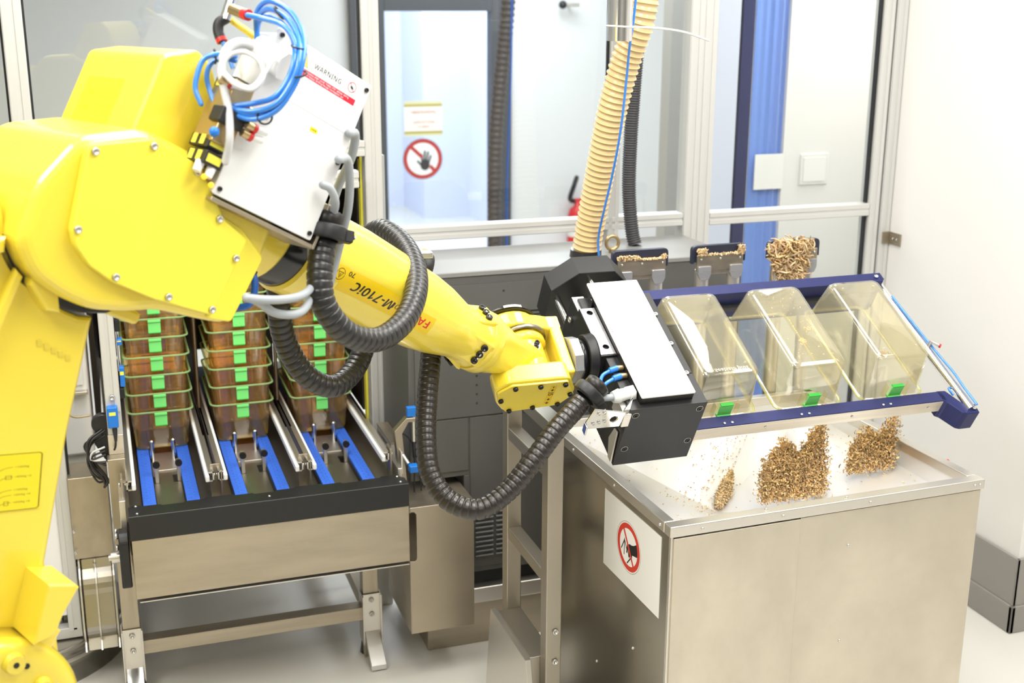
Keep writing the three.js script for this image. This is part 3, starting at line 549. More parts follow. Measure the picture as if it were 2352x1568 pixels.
{
  const c = thing('sensor_column', 'aluminium column with blue sensors rising beside the first cage stack', 'column', [-0.015, 0.77, -3.55]);
  const b = add(c, 'post', bx(-0.036, 0.006, 0.83, 1.52, -3.585, -3.545, 0.002), M.alu); add(b, 'slot_land', slots(-0.036, 0.006, 0.90, 1.52, -3.545, 1, true), M.alu);
  bolt(c, BOLT.m8, M.bolt, [-0.016, 0.945, -3.543], [0, 0, 1]);
  add(c, 'mounting_block', bx(-0.038, 0.006, 0.77, 0.83, -3.585, -3.543, 0.002), M.steelClean);
  const s = add(c, 'sensor', bx(-0.034, -0.004, 0.860, 0.922, -3.543, -3.515, 0.003), M.bluePlastic, null, 'blue sensor block with yellow label');
  add(s, 'sensor_label', bx(-0.028, -0.010, 0.898, 0.908, -3.515, -3.5142), M.yellowLabel);
  add(s, 'plug', merge([cyl(V(-0.016, 0.846, -3.53), V(-0.016, 0.862, -3.53), 0.007, 0.007, 14), cyl(V(-0.016, 0.815, -3.53), V(-0.016, 0.847, -3.53), 0.004, 0.007, 14), tube([[-0.016, 0.82, -3.53], [-0.018, 0.80, -3.528], [-0.022, 0.79, -3.528]], 0.003, 8, 6)]), M.rubber);
  for (const [y, h] of [[0.965, 0.058], [1.175, 0.05], [1.09, 0.018]]) { const q = add(c, 'sensor', bx(0.010, 0.024, y, y + h, -3.60, -3.57, 0.002), M.bluePlastic); add(q, 'sensor_label', bx(0.011, 0.022, y + h * 0.62, y + h * 0.8, -3.57, -3.5693), M.yellowLabel); }
  add(c, 'guide_shaft', cyl(V(0.014, 1.0, -3.62), V(0.014, 1.45, -3.62), 0.006, 0.006, 12), M.chrome);
  add(c, 'actuator', merge([bx(0.006, 0.020, 0.93, 0.96, -3.61, -3.57, 0.002), bx(0.008, 0.022, 1.130, 1.165, -3.61, -3.575, 0.002)]), M.black);
  add(c, 'clamp_disc', ext(arc(-0.05, 0.86, 0.03, 40, 220, 14).concat([[-0.075, 0.80], [-0.045, 0.74], [-0.036, 0.76]]), -3.585, -3.56, { bev: 0.003 }), M.black);
  const cb = thing('cable_bundle', 'loose bundle of black cables tied beside the conveyor leg', 'cable', [-0.06, 0.77, -3.55]);
  for (let k = 0; k < 8; k++) { const a = rr(0, 0.02), b2 = rr(-0.01, 0.012); add(cb, 'cable', tube([[-0.045 - a, 0.835 + b2, -3.56], [-0.085 - a, 0.81 + b2, -3.55 + b2], [-0.098 + a, 0.75, -3.54 + b2], [-0.075 + a * 1.5, 0.70 + b2, -3.54], [-0.050 + b2, 0.69 - a, -3.545]], 0.0035, 28, 6), M.rubber); }
  for (let k = 0; k < 3; k++) add(cb, 'white_cable', tube([[-0.05, 0.80 - k * 0.012, -3.53], [-0.085, 0.785 - k * 0.01, -3.53], [-0.088, 0.765, -3.53], [-0.05, 0.76 - k * 0.008, -3.53]], 0.003, 20, 6), k ? M.rubber : M.whiteCable);
}
{
  // white equipment housing and profile post at the side of the cell
  const e = thing('equipment_housing', 'white plastic equipment housing with knob behind the sensor column', 'housing', [-0.15, 0, -4.1]);
  add(e, 'body', bx(-0.24, -0.085, 0.62, 1.12, -4.30, -3.98, 0.012), M.white); add(e, 'lid', bx(-0.245, -0.083, 1.12, 1.14, -4.30, -3.975, 0.006), M.white);
  add(e, 'door', bx(-0.225, -0.10, 0.86, 1.09, -3.98, -3.972, 0.004), M.white);
  add(e, 'latch', bx(-0.13, -0.09, 0.835, 0.845, -3.98, -3.95, 0.002), M.steelClean);
  add(e, 'stand', bx(-0.235, -0.09, 0.125, 0.62, -4.28, -4.0), M.offWhite);
  add(e, 'yellow_cable', tube([[-0.19, 0.90, -3.955], [-0.185, 0.82, -3.93], [-0.14, 0.775, -3.92], [-0.09, 0.77, -3.93]], 0.003, 24, 6), M.brass);
  const d = thing('steel_duct', 'stainless duct with clear elbow curving down to a round floor plate', 'duct', [-0.13, 0, -3.75]);
  add(d, 'upper_box', bx(-0.165, -0.05, 0.40, 0.665, -3.80, -3.66, 0.003), M.steel);
  const bend = (o) => [[3.80, 0.40], [3.80, 0.12], [3.60 - o, 0.12], ...arc(3.655, 0.20, 0.060 + o, 235, 180, 4), ...arc(3.70, 0.30, 0.085 + o, 180, 125, 5), [3.655 - o, 0.40]];
  add(d, 'elbow', toAxis.x(ext(bend(0), -0.150, -0.060, { bev: 0.003 })), M.duct);
  for (const x of [-0.158, -0.112, -0.060]) add(d, 'elbow_rib', toAxis.x(ext(bend(0.008), x, x + 0.006, { bev: 0.001 })), M.steelClean);
  for (const [x, y] of [[-0.11, 0.385], [-0.16, 0.5], [-0.16, 0.43]]) bolt(d, BOLT.m5, M.bolt, [x, y, -3.645], [0, 0, 1]);
  const base = lathe([[0, 0.12], [0.36, 0.12], [0.372, 0.112], [0.375, 0.10], [0.375, 0.0], [0, 0]], 64);
  add(d, 'round_base', base, M.duct, mat4([-0.40, 0, -3.95]));
  add(d, 'base_band', lathe([[0.376, 0.088], [0.378, 0.084], [0.378, 0.078], [0.376, 0.074]], 64), M.steelClean, mat4([-0.40, 0, -3.95]));
  const pn = thing('side_panel', 'white side panel in a grey profile frame behind the robot arm', 'panel', [-0.4, 0, -3.72]);
  add(pn, 'panel', bx(-0.95, -0.205, 0.20, 1.45, -3.712, -3.700, 0.002), M.white);
  for (const [x0, x1] of [[-0.205, -0.165]]) { const p = add(pn, 'profile_post', bx(x0, x1, 0.15, 1.50, -3.73, -3.69, 0.002), M.alu); add(p, 'slot_land', slots(x0, x1, 0.15, 1.50, -3.69, 1, true), M.alu); }
  add(pn, 'seal', bx(-0.165, -0.158, 0.36, 1.50, -3.72, -3.70), M.black);
  add(pn, 'base_rail', bx(-0.95, -0.165, 0.125, 0.16, -3.73, -3.69, 0.002), M.alu);
}

// ================================================================== STEEL TANK
const tankM = mat4([1.200, 0, -2.367], qy(1.3));
// folded hopper sheets inside the tank, meeting in a crease from near to far
const HOPPER = (() => {
  const A = [0.022, 0.850, -0.028], B = [0.022, 0.850, -0.778], Q = [0.875, 0.790, -0.028], C = [0.875, 0.810, -0.778], N = [0.325, 0.715, -0.350], F = [0.655, 0.800, -0.735];
  return [[[A, N, B], [N, F, B]], [[A, Q, N], [Q, C, N], [C, F, N]], [[B, F, C]]];
})();
function hopY(x, z) {   // height of the sheets under a point of the tank
  for (const [a, b, c] of HOPPER.flat()) {
    const d = (b[2] - c[2]) * (a[0] - c[0]) + (c[0] - b[0]) * (a[2] - c[2]), u = ((b[2] - c[2]) * (x - c[0]) + (c[0] - b[0]) * (z - c[2])) / d, v = ((c[2] - a[2]) * (x - c[0]) + (a[0] - c[0]) * (z - c[2])) / d;
    if (u >= -0.001 && v >= -0.001 && u + v <= 1.001) return u * a[1] + v * b[1] + (1 - u - v) * c[1];
  }
  return 0.80;
}
{
  const W = 0.897, D = 0.80, H = 0.87, t = thing('steel_tank', 'open brushed stainless waste tank under the tilted cages', 'tank', [1.65, 0, -2.85]);
  const P = (n, g, m = M.tankSteel, l) => add(t, n, g, m, tankM, l);
  P('front_panel', bx(0.353, W - 0.004, 0.04, H - 0.030, -0.004, 0.0, 0.0008));
  P('front_panel', bx(0.006, 0.351, 0.04, H - 0.031, -0.003, 0.0045, 0.0012));
  P('corner_edge', bx(0, 0.007, 0.04, H - 0.026, -0.012, 0.0, 0.001), M.steelClean);
  P('side_panel', bx(0.0, 0.004, 0.04, H - 0.030, -D, -0.010), M.tankSteelShaded);
  P('side_panel', bx(W - 0.006, W - 0.002, 0.04, H - 0.030, -D, -0.004));
  P('back_panel', bx(0, W, 0.04, H - 0.030, -D - 0.004, -D));
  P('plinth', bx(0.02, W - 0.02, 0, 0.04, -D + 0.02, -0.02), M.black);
  const rim = P('rim', merge([bx(-0.004, W + 0.004, H - 0.028, H, -0.030, 0.004, 0.003), bx(-0.004, 0.026, H - 0.028, H, -D, -0.030, 0.003), bx(W - 0.026, W + 0.004, H - 0.028, H, -D, -0.030, 0.003), bx(-0.004, W + 0.004, H - 0.028, H, -D - 0.006, -D + 0.024, 0.003)]), M.steelClean);
  for (const [x, z] of [[0.30, 0.004], [0.55, 0.004], [0.08, 0.004], [0.87, 0.004], [0.886, 0.004]]) bolt(rim, BOLT.rivet, M.bolt, [x, H - 0.014, z], [0, 0, 1], tankM, 'rivet');
  for (const z of [-0.05, -0.31, -0.58]) bolt(rim, BOLT.rivet, M.bolt, [-0.004, H - 0.014, z], [-1, 0, 0], tankM, 'rivet');
  for (const [x, z] of [[0.262, -0.014], [0.49, -0.012]]) bolt(rim, BOLT.rivet, M.bolt, [x, H, z], [0, 1, 0], tankM, 'rivet');
  for (const [x, y] of [[0.263, 0.73], [0.498, 0.746], [0.258, 0.463], [0.495, 0.482]]) bolt(t, BOLT.rivet, M.bolt, [x, y, 0.0], [0, 0, 1], tankM, 'rivet');
  for (const [y, z] of [[0.458, -0.18], [0.30, -0.40]]) bolt(t, BOLT.rivet, M.bolt, [0, y, z], [-1, 0, 0], tankM, 'rivet');
  // sloping hopper sheets inside
  const x0 = 0.022, x1 = W - 0.022, zf = -0.028, zb = -D + 0.022, yt = H - 0.020;
  const tri = (list) => { const g = new THREE.BufferGeometry(), pos = [], uv = []; for (const t3 of list) for (const [x, y, z] of t3) { pos.push(x, y, z); uv.push(x, z); } for (const t3 of list) for (const i of [0, 2, 1]) { const [x, y, z] = t3[i]; pos.push(x, y - 0.003, z); uv.push(x, z); } g.setAttribute('position', new THREE.Float32BufferAttribute(pos, 3)); g.setAttribute('uv', new THREE.Float32BufferAttribute(uv, 2)); g.computeVertexNormals(); return g; };
  for (const list of HOPPER) P('hopper_sheet', tri(list), M.hopper);
  P('liner', merge([bx(x0, x1, 0.5, yt, zf, zf + 0.002), bx(x0, x1, 0.5, yt, zb - 0.002, zb), bx(x1, x1 + 0.002, 0.5, yt, zb, zf), bx(x0 - 0.002, x0, 0.5, yt, zb, zf)]), M.hopper);
  const kb = add(t, 'red_button', cyl(V(W + 0.004, H - 0.02, -0.16), V(W + 0.022, H - 0.015, -0.16), 0.009, 0.008, 16), M.red, tankM);
  // prohibition sign on the side panel
  const noHand = canvas(1024, 700, (g) => {
    const cx = 470, cy = 340, R = 205;
    g.strokeStyle = '#555'; g.lineWidth = 3; g.beginPath(); g.arc(cx, cy, R + 14, 0, 7); g.stroke();
    g.fillStyle = '#fbfbfa'; g.beginPath(); g.arc(cx, cy, R, 0, 7); g.fill();
    g.strokeStyle = '#151515'; g.lineWidth = 12; g.beginPath(); g.moveTo(cx - 75, cy + 95); g.lineTo(cx - 75, cy - 40); g.lineTo(cx - 130, cy + 60); g.moveTo(cx - 75, cy - 40); g.lineTo(cx - 30, cy + 30); g.moveTo(cx - 20, cy + 150); g.lineTo(cx + 60, cy + 60); g.stroke();
    g.fillStyle = '#151515'; g.beginPath(); g.moveTo(cx + 150, cy - 95); g.quadraticCurveTo(cx + 80, cy - 35, cx + 20, cy - 40); g.lineTo(cx - 30, cy - 10); g.lineTo(cx - 38, cy + 60); g.lineTo(cx - 18, cy + 62); g.lineTo(cx - 6, cy + 20); g.lineTo(cx + 2, cy + 80); g.lineTo(cx + 24, cy + 88); g.lineTo(cx + 34, cy + 50); g.lineTo(cx + 46, cy + 84); g.lineTo(cx + 66, cy + 72); g.lineTo(cx + 72, cy + 40); g.lineTo(cx + 170, cy + 20); g.closePath(); g.fill();
    g.strokeStyle = '#d93a2b'; g.lineWidth = 44; g.beginPath(); g.arc(cx, cy, R - 22, 0, 7); g.stroke();
    g.lineWidth = 26; g.beginPath(); g.moveTo(cx - 105, cy - 150); g.lineTo(cx + 105, cy + 150); g.stroke();
  }, '#f3f3f2');
  const [cg, cm] = card(0.326, 0.214, noHand);
  tag(add(scene, 'warning_sign', cg, cm, tankM.clone().multiply(mat4([-0.0015, 0.717, -0.208], qy(-90)))), 'white card with red no-reaching-in circle on the tank side', 'sign');
}
// bedding: the falling streams, the heap in the crease and crumbs on the sheets
const flakeGeo = (() => { const g = new THREE.BoxGeometry(0.0046, 0.0010, 0.0024, 2, 1, 1), p = g.attributes.position; for (let i = 0; i < p.count; i++) if (Math.abs(p.getX(i)) < 0.001) p.setY(i, p.getY(i) + 0.0012); g.computeVertexNormals(); return g; })();
function flakes(name, label, category, n, place, material, group) {
  const m = new THREE.InstancedMesh(flakeGeo, material, n), o = new THREE.Object3D(), c = new THREE.Color();
  for (let k = 0; k < n; k++) {
    const { p, s = 1, flat = false, long = 1 } = place(k); o.position.set(...p); o.rotation.set(flat ? rr(-0.4, 0.4) : rr(0, 6.28), rr(0, 6.28), flat ? rr(-0.4, 0.4) : rr(0, 6.28)); const q = s * rr(0.6, 1.5); o.scale.set(q * long, q, q); o.updateMatrix(); m.setMatrixAt(k, o.matrix);
    const t = rnd() < 0.25 ? rr(1.3, 1.7) : rr(0.45, 1.15); m.setColorAt(k, c.setRGB(t, t * rr(0.9, 1.0), t * rr(0.75, 1.0)));
  }
  m.name = numbered(name); m.castShadow = m.receiveShadow = true; scene.add(m);
  return tag(m, label, category, group, 'stuff');
}
const gauss = () => (rnd() + rnd() + rnd() - 1.5) / 1.5;
const LOBES = [-0.32, -0.12, 0.02, -0.06, -0.24, -0.20, -0.06, 0.12, 0.28];   // how far each strand of a shower reaches up
// a ragged curtain of chips from `top` to `low`
function stream(low, top, w, d) {
  return () => {
    const li = Math.floor(rnd() * 9), lobe = li / 8 - 0.5, h = Math.pow(rnd(), 0.9) * (1 + LOBES[li]), ww = w * (1.08 - 0.16 * h);
    const mix = (i) => low[i] + (top[i] - low[i]) * h;
    return { p: [mix(0) + (lobe + rr(-0.5, 0.5) * 0.16) * ww + gauss() * (rnd() < 0.15 ? 0.034 : 0.012), mix(1) + gauss() * (rnd() < 0.15 ? 0.034 : 0.012), mix(2) + gauss() * d], long: rr(0.8, 1.8) };
  };
}
flakes('falling_bedding', 'thick shower of brown bedding falling from the middle cage', 'bedding', 9500, stream([1.705, 0.765, -2.650], [1.742, 0.900, -2.712], 0.165, 0.034), M.bedding, 'bedding falling into the tank');
flakes('falling_bedding', 'thinner shower of brown bedding falling from the cage at the rail end', 'bedding', 4200, stream([1.965, 0.800, -2.680], [2.012, 0.902, -2.735], 0.128, 0.026), M.bedding, 'bedding falling into the tank');
const inTank = (x, y, z) => { const v = V(x, y, z).applyMatrix4(tankM); return [v.x, v.y, v.z]; };
const crease = (t) => [0.325 + 0.330 * t, -0.350 - 0.385 * t];
flakes('bedding_heap', 'small heap of wood shavings in the crease of the tank', 'bedding', 2600, () => { const t = 0.02 + 0.36 * rnd(), [cx, cz] = crease(t), w = 0.026 * Math.sin((t + 0.06) / 0.48 * Math.PI), e = gauss() * w, x = cx + e * 0.76, z = cz + e * 0.65; return { p: inTank(x, hopY(x, z) + 0.004 + Math.max(0, 0.020 - Math.abs(e) * 0.6) * rnd(), z), flat: true }; }, M.beddingPale);
flakes('bedding_crumbs', 'scattered bedding crumbs on the steel hopper sheets', 'bedding', 420, () => { let x, z; if (rnd() < 0.55) { const t = rr(-0.2, 1.0), [cx, cz] = crease(t), e = -Math.abs(gauss()) * 0.20; x = Math.max(0.04, cx + e * 0.76); z = Math.max(-0.74, cz + e * 0.4); } else { x = rr(0.06, 0.86); z = rr(-0.74, -0.05); } return { p: inTank(x, hopY(x, z) + 0.003, z), flat: true, s: 0.8 }; }, M.bedding);

// ================================================================== SUPPORT FRAME BESIDE THE TANK
{
  const t = thing('ladder_frame', 'stainless ladder-like support frame with rungs beside the tank', 'frame', [1.06, 0, -2.95]);
  for (const [z0, z1] of [[-2.800, -2.755], [-3.130, -3.085]]) add(t, 'post', bx(1.036, 1.080, 0.0, 0.985, z0, z1, 0.003), M.frameSteel);
  for (const y of [0.890, 0.585]) add(t, 'rung', bx(1.038, 1.078, y - 0.035, y, -3.085, -2.800, 0.003), M.frameSteel);
  add(t, 'top_rail', bx(1.034, 1.082, 0.985, 1.02, -3.132, -2.753, 0.003), M.frameSteel);
  add(t, 'foot_block', bx(1.006, 1.078, 0.0, 0.325, -3.085, -2.800, 0.003), M.frameSteel);
  add(t, 'gusset_plate', ext([[3.16, 0.0], [2.70, 0.0], [2.79, 0.325], [3.10, 0.325]], 0.990, 1.006, { bev: 0.001 }).rotateY(Math.PI / 2), M.steelClean);
  for (const y of [0.42, 0.33]) bolt(t, BOLT.m8, M.bolt, [1.062, y, -2.755], [0, 0, 1]);
}
// ================================================================== SCRAPER HEADS
[1.492, 1.750, 2.008].forEach((x, i) => {
  const z = -3.22, t = thing('cage_scraper', ['upright steel cage scraper with little bedding beside the black gripper block', 'upright steel cage scraper with two small bedding lumps on its blade', 'upright steel cage scraper covered by a hanging mat of shavings'][i], 'scraper', [x, 0, z]);
  for (const s of [-1, 1]) {
    const p = add(t, 'tube', cyl(V(x + s * 0.053, 0.03, z), V(x + s * 0.053, 1.275, z), 0.021, 0.021, 28), M.steelClean);
    add(p, 'tube_scoop', ext([[-0.021, 0.044], [0.021, 0.044], [0.021, 0.020], [0.014, 0.004], [0, 0], [-0.014, 0.004], [-0.021, 0.020]].map(([a, b]) => [x + s * 0.053 + a, 1.245 + b]), z + 0.0, z + 0.0225, { bev: 0.001, r: 0.004 }), M.anodizedPale);
  }
  const pl = add(t, 'clamp_plate', bx(x - 0.077, x + 0.077, 1.275, 1.322, z + 0.008, z + 0.016, 0.001), M.steel);
  add(t, 'web_plate', bx(x - 0.035, x + 0.035, 1.262, 1.275, z - 0.006, z + 0.012, 0.001), M.steel);
  for (const dx of [-0.064, 0, 0.066]) bolt(pl, BOLT.rivet, M.bolt, [x + dx, 1.310, z + 0.016], [0, 0, 1], null, 'rivet');
  add(t, 'blade', ext([[x - 0.090, 1.295], [x - 0.082, 1.295], [x - 0.082, 1.30], [x + 0.082, 1.30], [x + 0.082, 1.296], [x + 0.090, 1.296], [x + 0.090, 1.350, 0.016], [x - 0.090, 1.350, 0.016]], z - 0.010, z + 0.006, { r: 0.002, bev: 0.0015, cs: 5 }), M.bladePlastic);
  add(t, 'base_block', bx(x - 0.085, x + 0.085, 0.0, 0.03, z - 0.03, z + 0.03, 0.003), M.steel);
});
flakes('bedding_ridge', 'thin ridge of pale shavings along the first scraper blade', 'bedding', 700, () => { const x = 1.492 + rr(-0.078, 0.078), e = Math.max(0.15, Math.sin(x * 61)); return { p: [x, 1.322 + rr(0, 0.014) * (x < 1.455 ? 1 : e), -3.206 + rr(-0.004, 0.010)] }; }, M.beddingPale);
flakes('bedding_ridge', 'two pale shaving lumps on the second scraper blade', 'bedding', 800, () => { const l = rnd() < 0.42, r2 = rnd() < 0.6, x = l ? 1.687 + gauss() * 0.020 : r2 ? 1.818 + gauss() * 0.014 : 1.750 + rr(-0.07, 0.07); return { p: [x, 1.322 + rnd() * (l ? 0.020 : r2 ? 0.026 : 0.005), -3.206 + rr(-0.004, 0.012)] }; }, M.beddingPale);
{ // the mat of curled shavings over the third scraper
  const curls = [];
  for (let v = 0; v < 3; v++) { const pts = [], n = 5; for (let k = 0; k <= n; k++) { const a = k / n * [1.2, 2.0, 2.8][v]; pts.push([0.013 * Math.cos(a) * (1 - k * 0.05), 0.013 * Math.sin(a), (k / n - 0.5) * rr(0.006, 0.02)]); } const c = curveOf(pts); const g = new THREE.TubeGeometry(c, 8, 0.0017, 5); g.scale(1, 0.8, 1.6); curls.push(g); }
  curls.forEach((g, v) => {
    const n = 460, m = new THREE.InstancedMesh(g, [M.beddingPale, M.bedding, M.beddingPale][v], n), o = new THREE.Object3D(), c = new THREE.Color();
    for (let k = 0; k < n; k++) {
      const h = Math.pow(rnd(), 0.75), y = 1.352 - 0.125 * h, half = 0.070 * (1 - 0.62 * h) + 0.006, x = 1.985 + 0.014 * h + rr(-1, 1) * half - 0.008;
      o.position.set(x, y, -3.198 + rr(-0.008, 0.016) * (1.2 - 0.6 * h)); o.rotation.set(rr(0, 6.28), rr(0, 6.28), rr(0, 6.28)); const s = rr(0.6, 1.3); o.scale.set(s, s * rr(0.8, 1.6), s); o.updateMatrix(); m.setMatrixAt(k, o.matrix);
      const t = rr(0.6, 1.3); m.setColorAt(k, c.setRGB(t, t * rr(0.88, 1), t * rr(0.75, 1)));
    }
    m.name = numbered('shavings_mat'); scene.add(m); m.castShadow = m.receiveShadow = true;
    tag(m, 'matted pale wood shavings hanging over the third scraper', 'bedding', 'mat of shavings on the scraper', 'stuff');
  });
}
// ================================================================== HOSES AND PIPE OVER THE CABINET
{
  const pts = [[1.555, 2.97, -3.33], [1.551, 2.45, -3.34], [1.546, 2.126, -3.35], [1.533, 2.005, -3.36], [1.508, 1.88, -3.40], [1.490, 1.75, -3.44], [1.481, 1.615, -3.48], [1.474, 1.476, -3.52], [1.467, 1.331, -3.56], [1.464, 1.258, -3.575]];
  const t = thing('suction_hose', 'amber translucent spiral suction hose over the grey cabinet', 'hose', [1.464, 1.262, -3.575]);
  add(t, 'wall', hose(pts, 0.0185, (p) => 0.0445 - 0.0035 * Math.pow(Math.sin(p * Math.PI), 2), 6, 28), M.amberHose);
  add(t, 'spiral_wire', hose(pts, 0.0185, (p) => (p < 0.2 || p > 0.9 ? 0.0462 : 0.040), 8, 28), M.amberWire);
  add(t, 'collar', cyl(V(1.464, 1.255, -3.575), V(1.464, 1.285, -3.572), 0.052, 0.050, 32), M.rubber);
  const d = add(scene, 'ribbed_hose', hose([[1.705, 2.97, -3.73], [1.700, 2.2, -3.73], [1.693, 1.973, -3.72], [1.683, 1.78, -3.72], [1.676, 1.61, -3.72], [1.676, 1.437, -3.72], [1.684, 1.30, -3.70], [1.690, 1.265, -3.69]], 0.008, (p) => 0.0225 + 0.0022 * Math.cos(p * 6.283), 4, 20), M.ribbedGrey); tag(d, 'dark grey finely ribbed hose behind the amber hose', 'hose');
  const p = thing('steel_pipe', 'bright steel pipe end with white cable tie beside the amber hose', 'pipe', [1.4205, 1.945, -3.25]);
  add(p, 'pipe', merge([cyl(V(1.4205, 1.945, -3.25), V(1.424, 2.97, -3.25), 0.0355, 0.0355, 36, true), cyl(V(1.4205, 1.945, -3.25), V(1.424, 2.97, -3.25), 0.032, 0.032, 36, true)]), M.chrome);
  add(p, 'cable_tie', merge([new THREE.TorusGeometry(0.038, 0.0026, 6, 48).rotateX(Math.PI / 2).rotateZ(-0.06).translate(1.421, 1.984, -3.25), tube([[1.455, 1.983, -3.235], [1.52, 1.980, -3.22], [1.60, 1.970, -3.22], [1.702, 1.944, -3.25]], 0.003, 24, 6)]), M.whitePlastic);
  tag(add(scene, 'air_tube', tube([[1.505, 2.97, -3.28], [1.500, 2.3, -3.29], [1.485, 2.0, -3.30], [1.480, 1.93, -3.31], [1.486, 1.833, -3.34], [1.487, 1.68, -3.375], [1.484, 1.545, -3.42], [1.477, 1.433, -3.46], [1.480, 1.33, -3.51], [1.488, 1.264, -3.52]], 0.004, 60, 8), M.blueTube), 'thin blue air tube running along the amber hose', 'tube');
}

// ================================================================== ROBOT
const W0 = [0.966, 1.187, -2.724];
const FR = mat4(W0, qy(25).multiply(qz(-29)));   // along the forearm: x to the wrist, y up and forward, z to the side with the cover
const RR = mat4(W0, qy(25));                     // upright: x forward, y up
const KR = mat4(W0, qx(37.32));                  // wrist: x along the tool axis, z along the bending axis
const robot = thing('industrial_robot', 'large yellow six-axis industrial robot arm reaching to the tank', 'robot', [-0.40, 0, -2.09]);
{
  const F = (n, g, m = M.yellow, p = robot, l) => add(p, n, g, m, FR, l), R = (n, g, m = M.yellow, p = robot, l) => add(p, n, g, m, RR, l), K = (n, g, m = M.yellow, p = robot, l) => add(p, n, g, m, KR, l);
  // pedestal, turret and shoulder (below the picture)
  const base = add(robot, 'base', merge([bx(-0.72, -0.08, 0, 0.06, -2.41, -1.77, 0.01), lathe([[0.26, 0.06], [0.25, 0.30], [0.24, 0.42], [0, 0.42]], 40).translate(-0.40, 0, -2.09)]), M.yellow);
  R('turret', merge([lathe([[0, -0.76], [0.22, -0.76], [0.23, -0.72], [0.23, -0.58], [0.20, -0.52], [0, -0.52]], 40).translate(-1.50, 0, 0.0), ext([[-1.72, -0.66], [-1.28, -0.66], [-1.26, -0.36], [-1.32, -0.24], [-1.48, -0.24], [-1.66, -0.45]], -0.26, -0.145, { r: 0.03, bev: 0.006 })]));
  // shoulder hub with boss and holes
  const hub = R('shoulder_hub', merge([lathe([[0, 0.17], [0.045, 0.17], [0.05, 0.162], [0.105, 0.162], [0.115, 0.166], [0.135, 0.164], [0.145, 0.152], [0.148, 0.10], [0, 0.10]], 48).rotateX(Math.PI / 2).translate(-1.402, -0.312, 0)]));
  for (const [x, y, r] of [[-1.366, -0.209, 0.016], [-1.322, -0.27, 0.012]]) R('boss', cyl(V(x, y, 0.155), V(x, y, 0.176), r + 0.006, r, 24), M.yellow, hub);
  for (const [x, y, z] of [[-1.366, -0.209, 0.1762], [-1.345, -0.224, 0.1645]]) R('plug', cyl(V(x, y, z - 0.004), V(x, y, z + 0.0008), 0.0055, 0.0050, 16), M.blackBolt, hub);  // black discs painting the dark inside the hub's open holes
  bolt(hub, BOLT.m8, M.bolt, [-1.30, -0.283, 0.160], [0, 0, 1], RR);
  // upper arm with cradle around the elbow
  const cradle = arc(-1.07, 0.524, 0.205, -112, -180, 10);
  const arm = R('upper_arm', ext([[-1.269, -0.08], [-1.206, 0.145], [-1.143, 0.338], ...cradle.slice(1), [-1.285, 0.60], [-1.38, 0.60], [-1.46, 0.50], [-1.50, 0.20], [-1.54, -0.10], [-1.55, -0.40], [-1.40, -0.46], [-1.26, -0.40], [-1.262, -0.20]], -0.13, 0.10, { bev: 0.012, bs: 3 }));
  R('arm_rib', merge([ext([[-1.335, 0.30], [-1.262, 0.43], [-1.272, 0.445], [-1.350, 0.315]], 0.095, 0.118, { bev: 0.006, bs: 2 }), ext([[-1.42, 0.46], [-1.29, 0.475], [-1.285, 0.50], [-1.42, 0.50]], 0.09, 0.125, { bev: 0.006, bs: 2 })]), M.yellow, arm);
  R('stop_lug', ext([[-1.304, -0.077], [-1.258, -0.092], [-1.252, -0.100], [-1.284, -0.140], [-1.300, -0.17], [-1.338, -0.177]], 0.09, 0.19, { bev: 0.003 }), M.yellow, arm);
  R('stop_lug', ext([[-1.300, -0.150], [-1.275, -0.190], [-1.300, -0.225], [-1.345, -0.20]], 0.09, 0.150, { bev: 0.004 }), M.yellow, arm);
  // cast relief: shallow raised marks in a frame
  const rel = []; for (let k = 0; k < 5; k++) { const s = k * 0.0115; rel.push(bx(-1.246 + s, -1.238 + s, 0.306 - s * 0.75, 0.318 - s * 0.75, 0.098, 0.1018, 0.0008)); } R('cast_mark', merge(rel), M.yellow, arm);
  // load plate sticker
  const plate = canvas(512, 512, (g, w, h) => {
    g.strokeStyle = '#3a3000'; g.lineWidth = 6; g.beginPath(); g.roundRect(8, 8, w - 16, h - 16, 22); g.stroke();
    g.fillStyle = '#3a3000'; g.lineWidth = 3;
    g.beginPath(); g.moveTo(190, 40); g.lineTo(160, 90); g.lineTo(220, 90); g.closePath(); g.stroke(); g.font = 'bold 30px sans-serif'; g.fillText('!', 184, 84);
    for (const [x, y] of [[215, 200], [225, 380]]) { for (let k = 0; k < 14; k++) { g.beginPath(); g.ellipse(x + rr(-26, 26), y + rr(-50, 40), rr(5, 15), rr(5, 13), 0, 0, 7); rnd() > 0.4 ? g.fill() : g.stroke(); } }
    g.font = '22px sans-serif'; [[130, '>1000kg'], [215, '>400kg ×2'], [330, '>1000kg'], [375, '>450kg ×4'], [440, '>450kg ×4']].forEach(([y, t], i) => { g.fillText(t, 350, y); g.beginPath(); g.moveTo(255, y + 30); g.quadraticCurveTo(280, y - 8, 340, y - 8); g.stroke(); });
    g.strokeRect(300, 195, 34, 30); g.strokeRect(300, 420, 24, 34);
  }, '#e8d61e');
  const [pg, pm] = card(0.150, 0.102, plate, 0.0008); add(arm, 'load_sticker', pg, pm.map((m, i) => (i === 4 ? m : M.yellowLabel)), RR.clone().multiply(mat4([-1.336, 0.086, 0.1012], qz(-10))));
  // elbow: J3 hub, casting, cover, motor hood
  const elbow = F('elbow_casting', merge([
    ext([[-1.338, 0.004], [-1.236, 0.066], [-0.985, 0.066], [-0.935, 0.030], [-0.930, -0.046], [-0.945, -0.186], [-1.00, -0.196], [-1.090, -0.208], [-1.130, -0.226], [-1.200, -0.248], [-1.258, -0.246], [-1.320, -0.230], [-1.366, -0.186], [-1.372, -0.092]], -0.17, 0.163, { bev: 0.020, bs: 4, r: 0.024, cs: 5 })]));
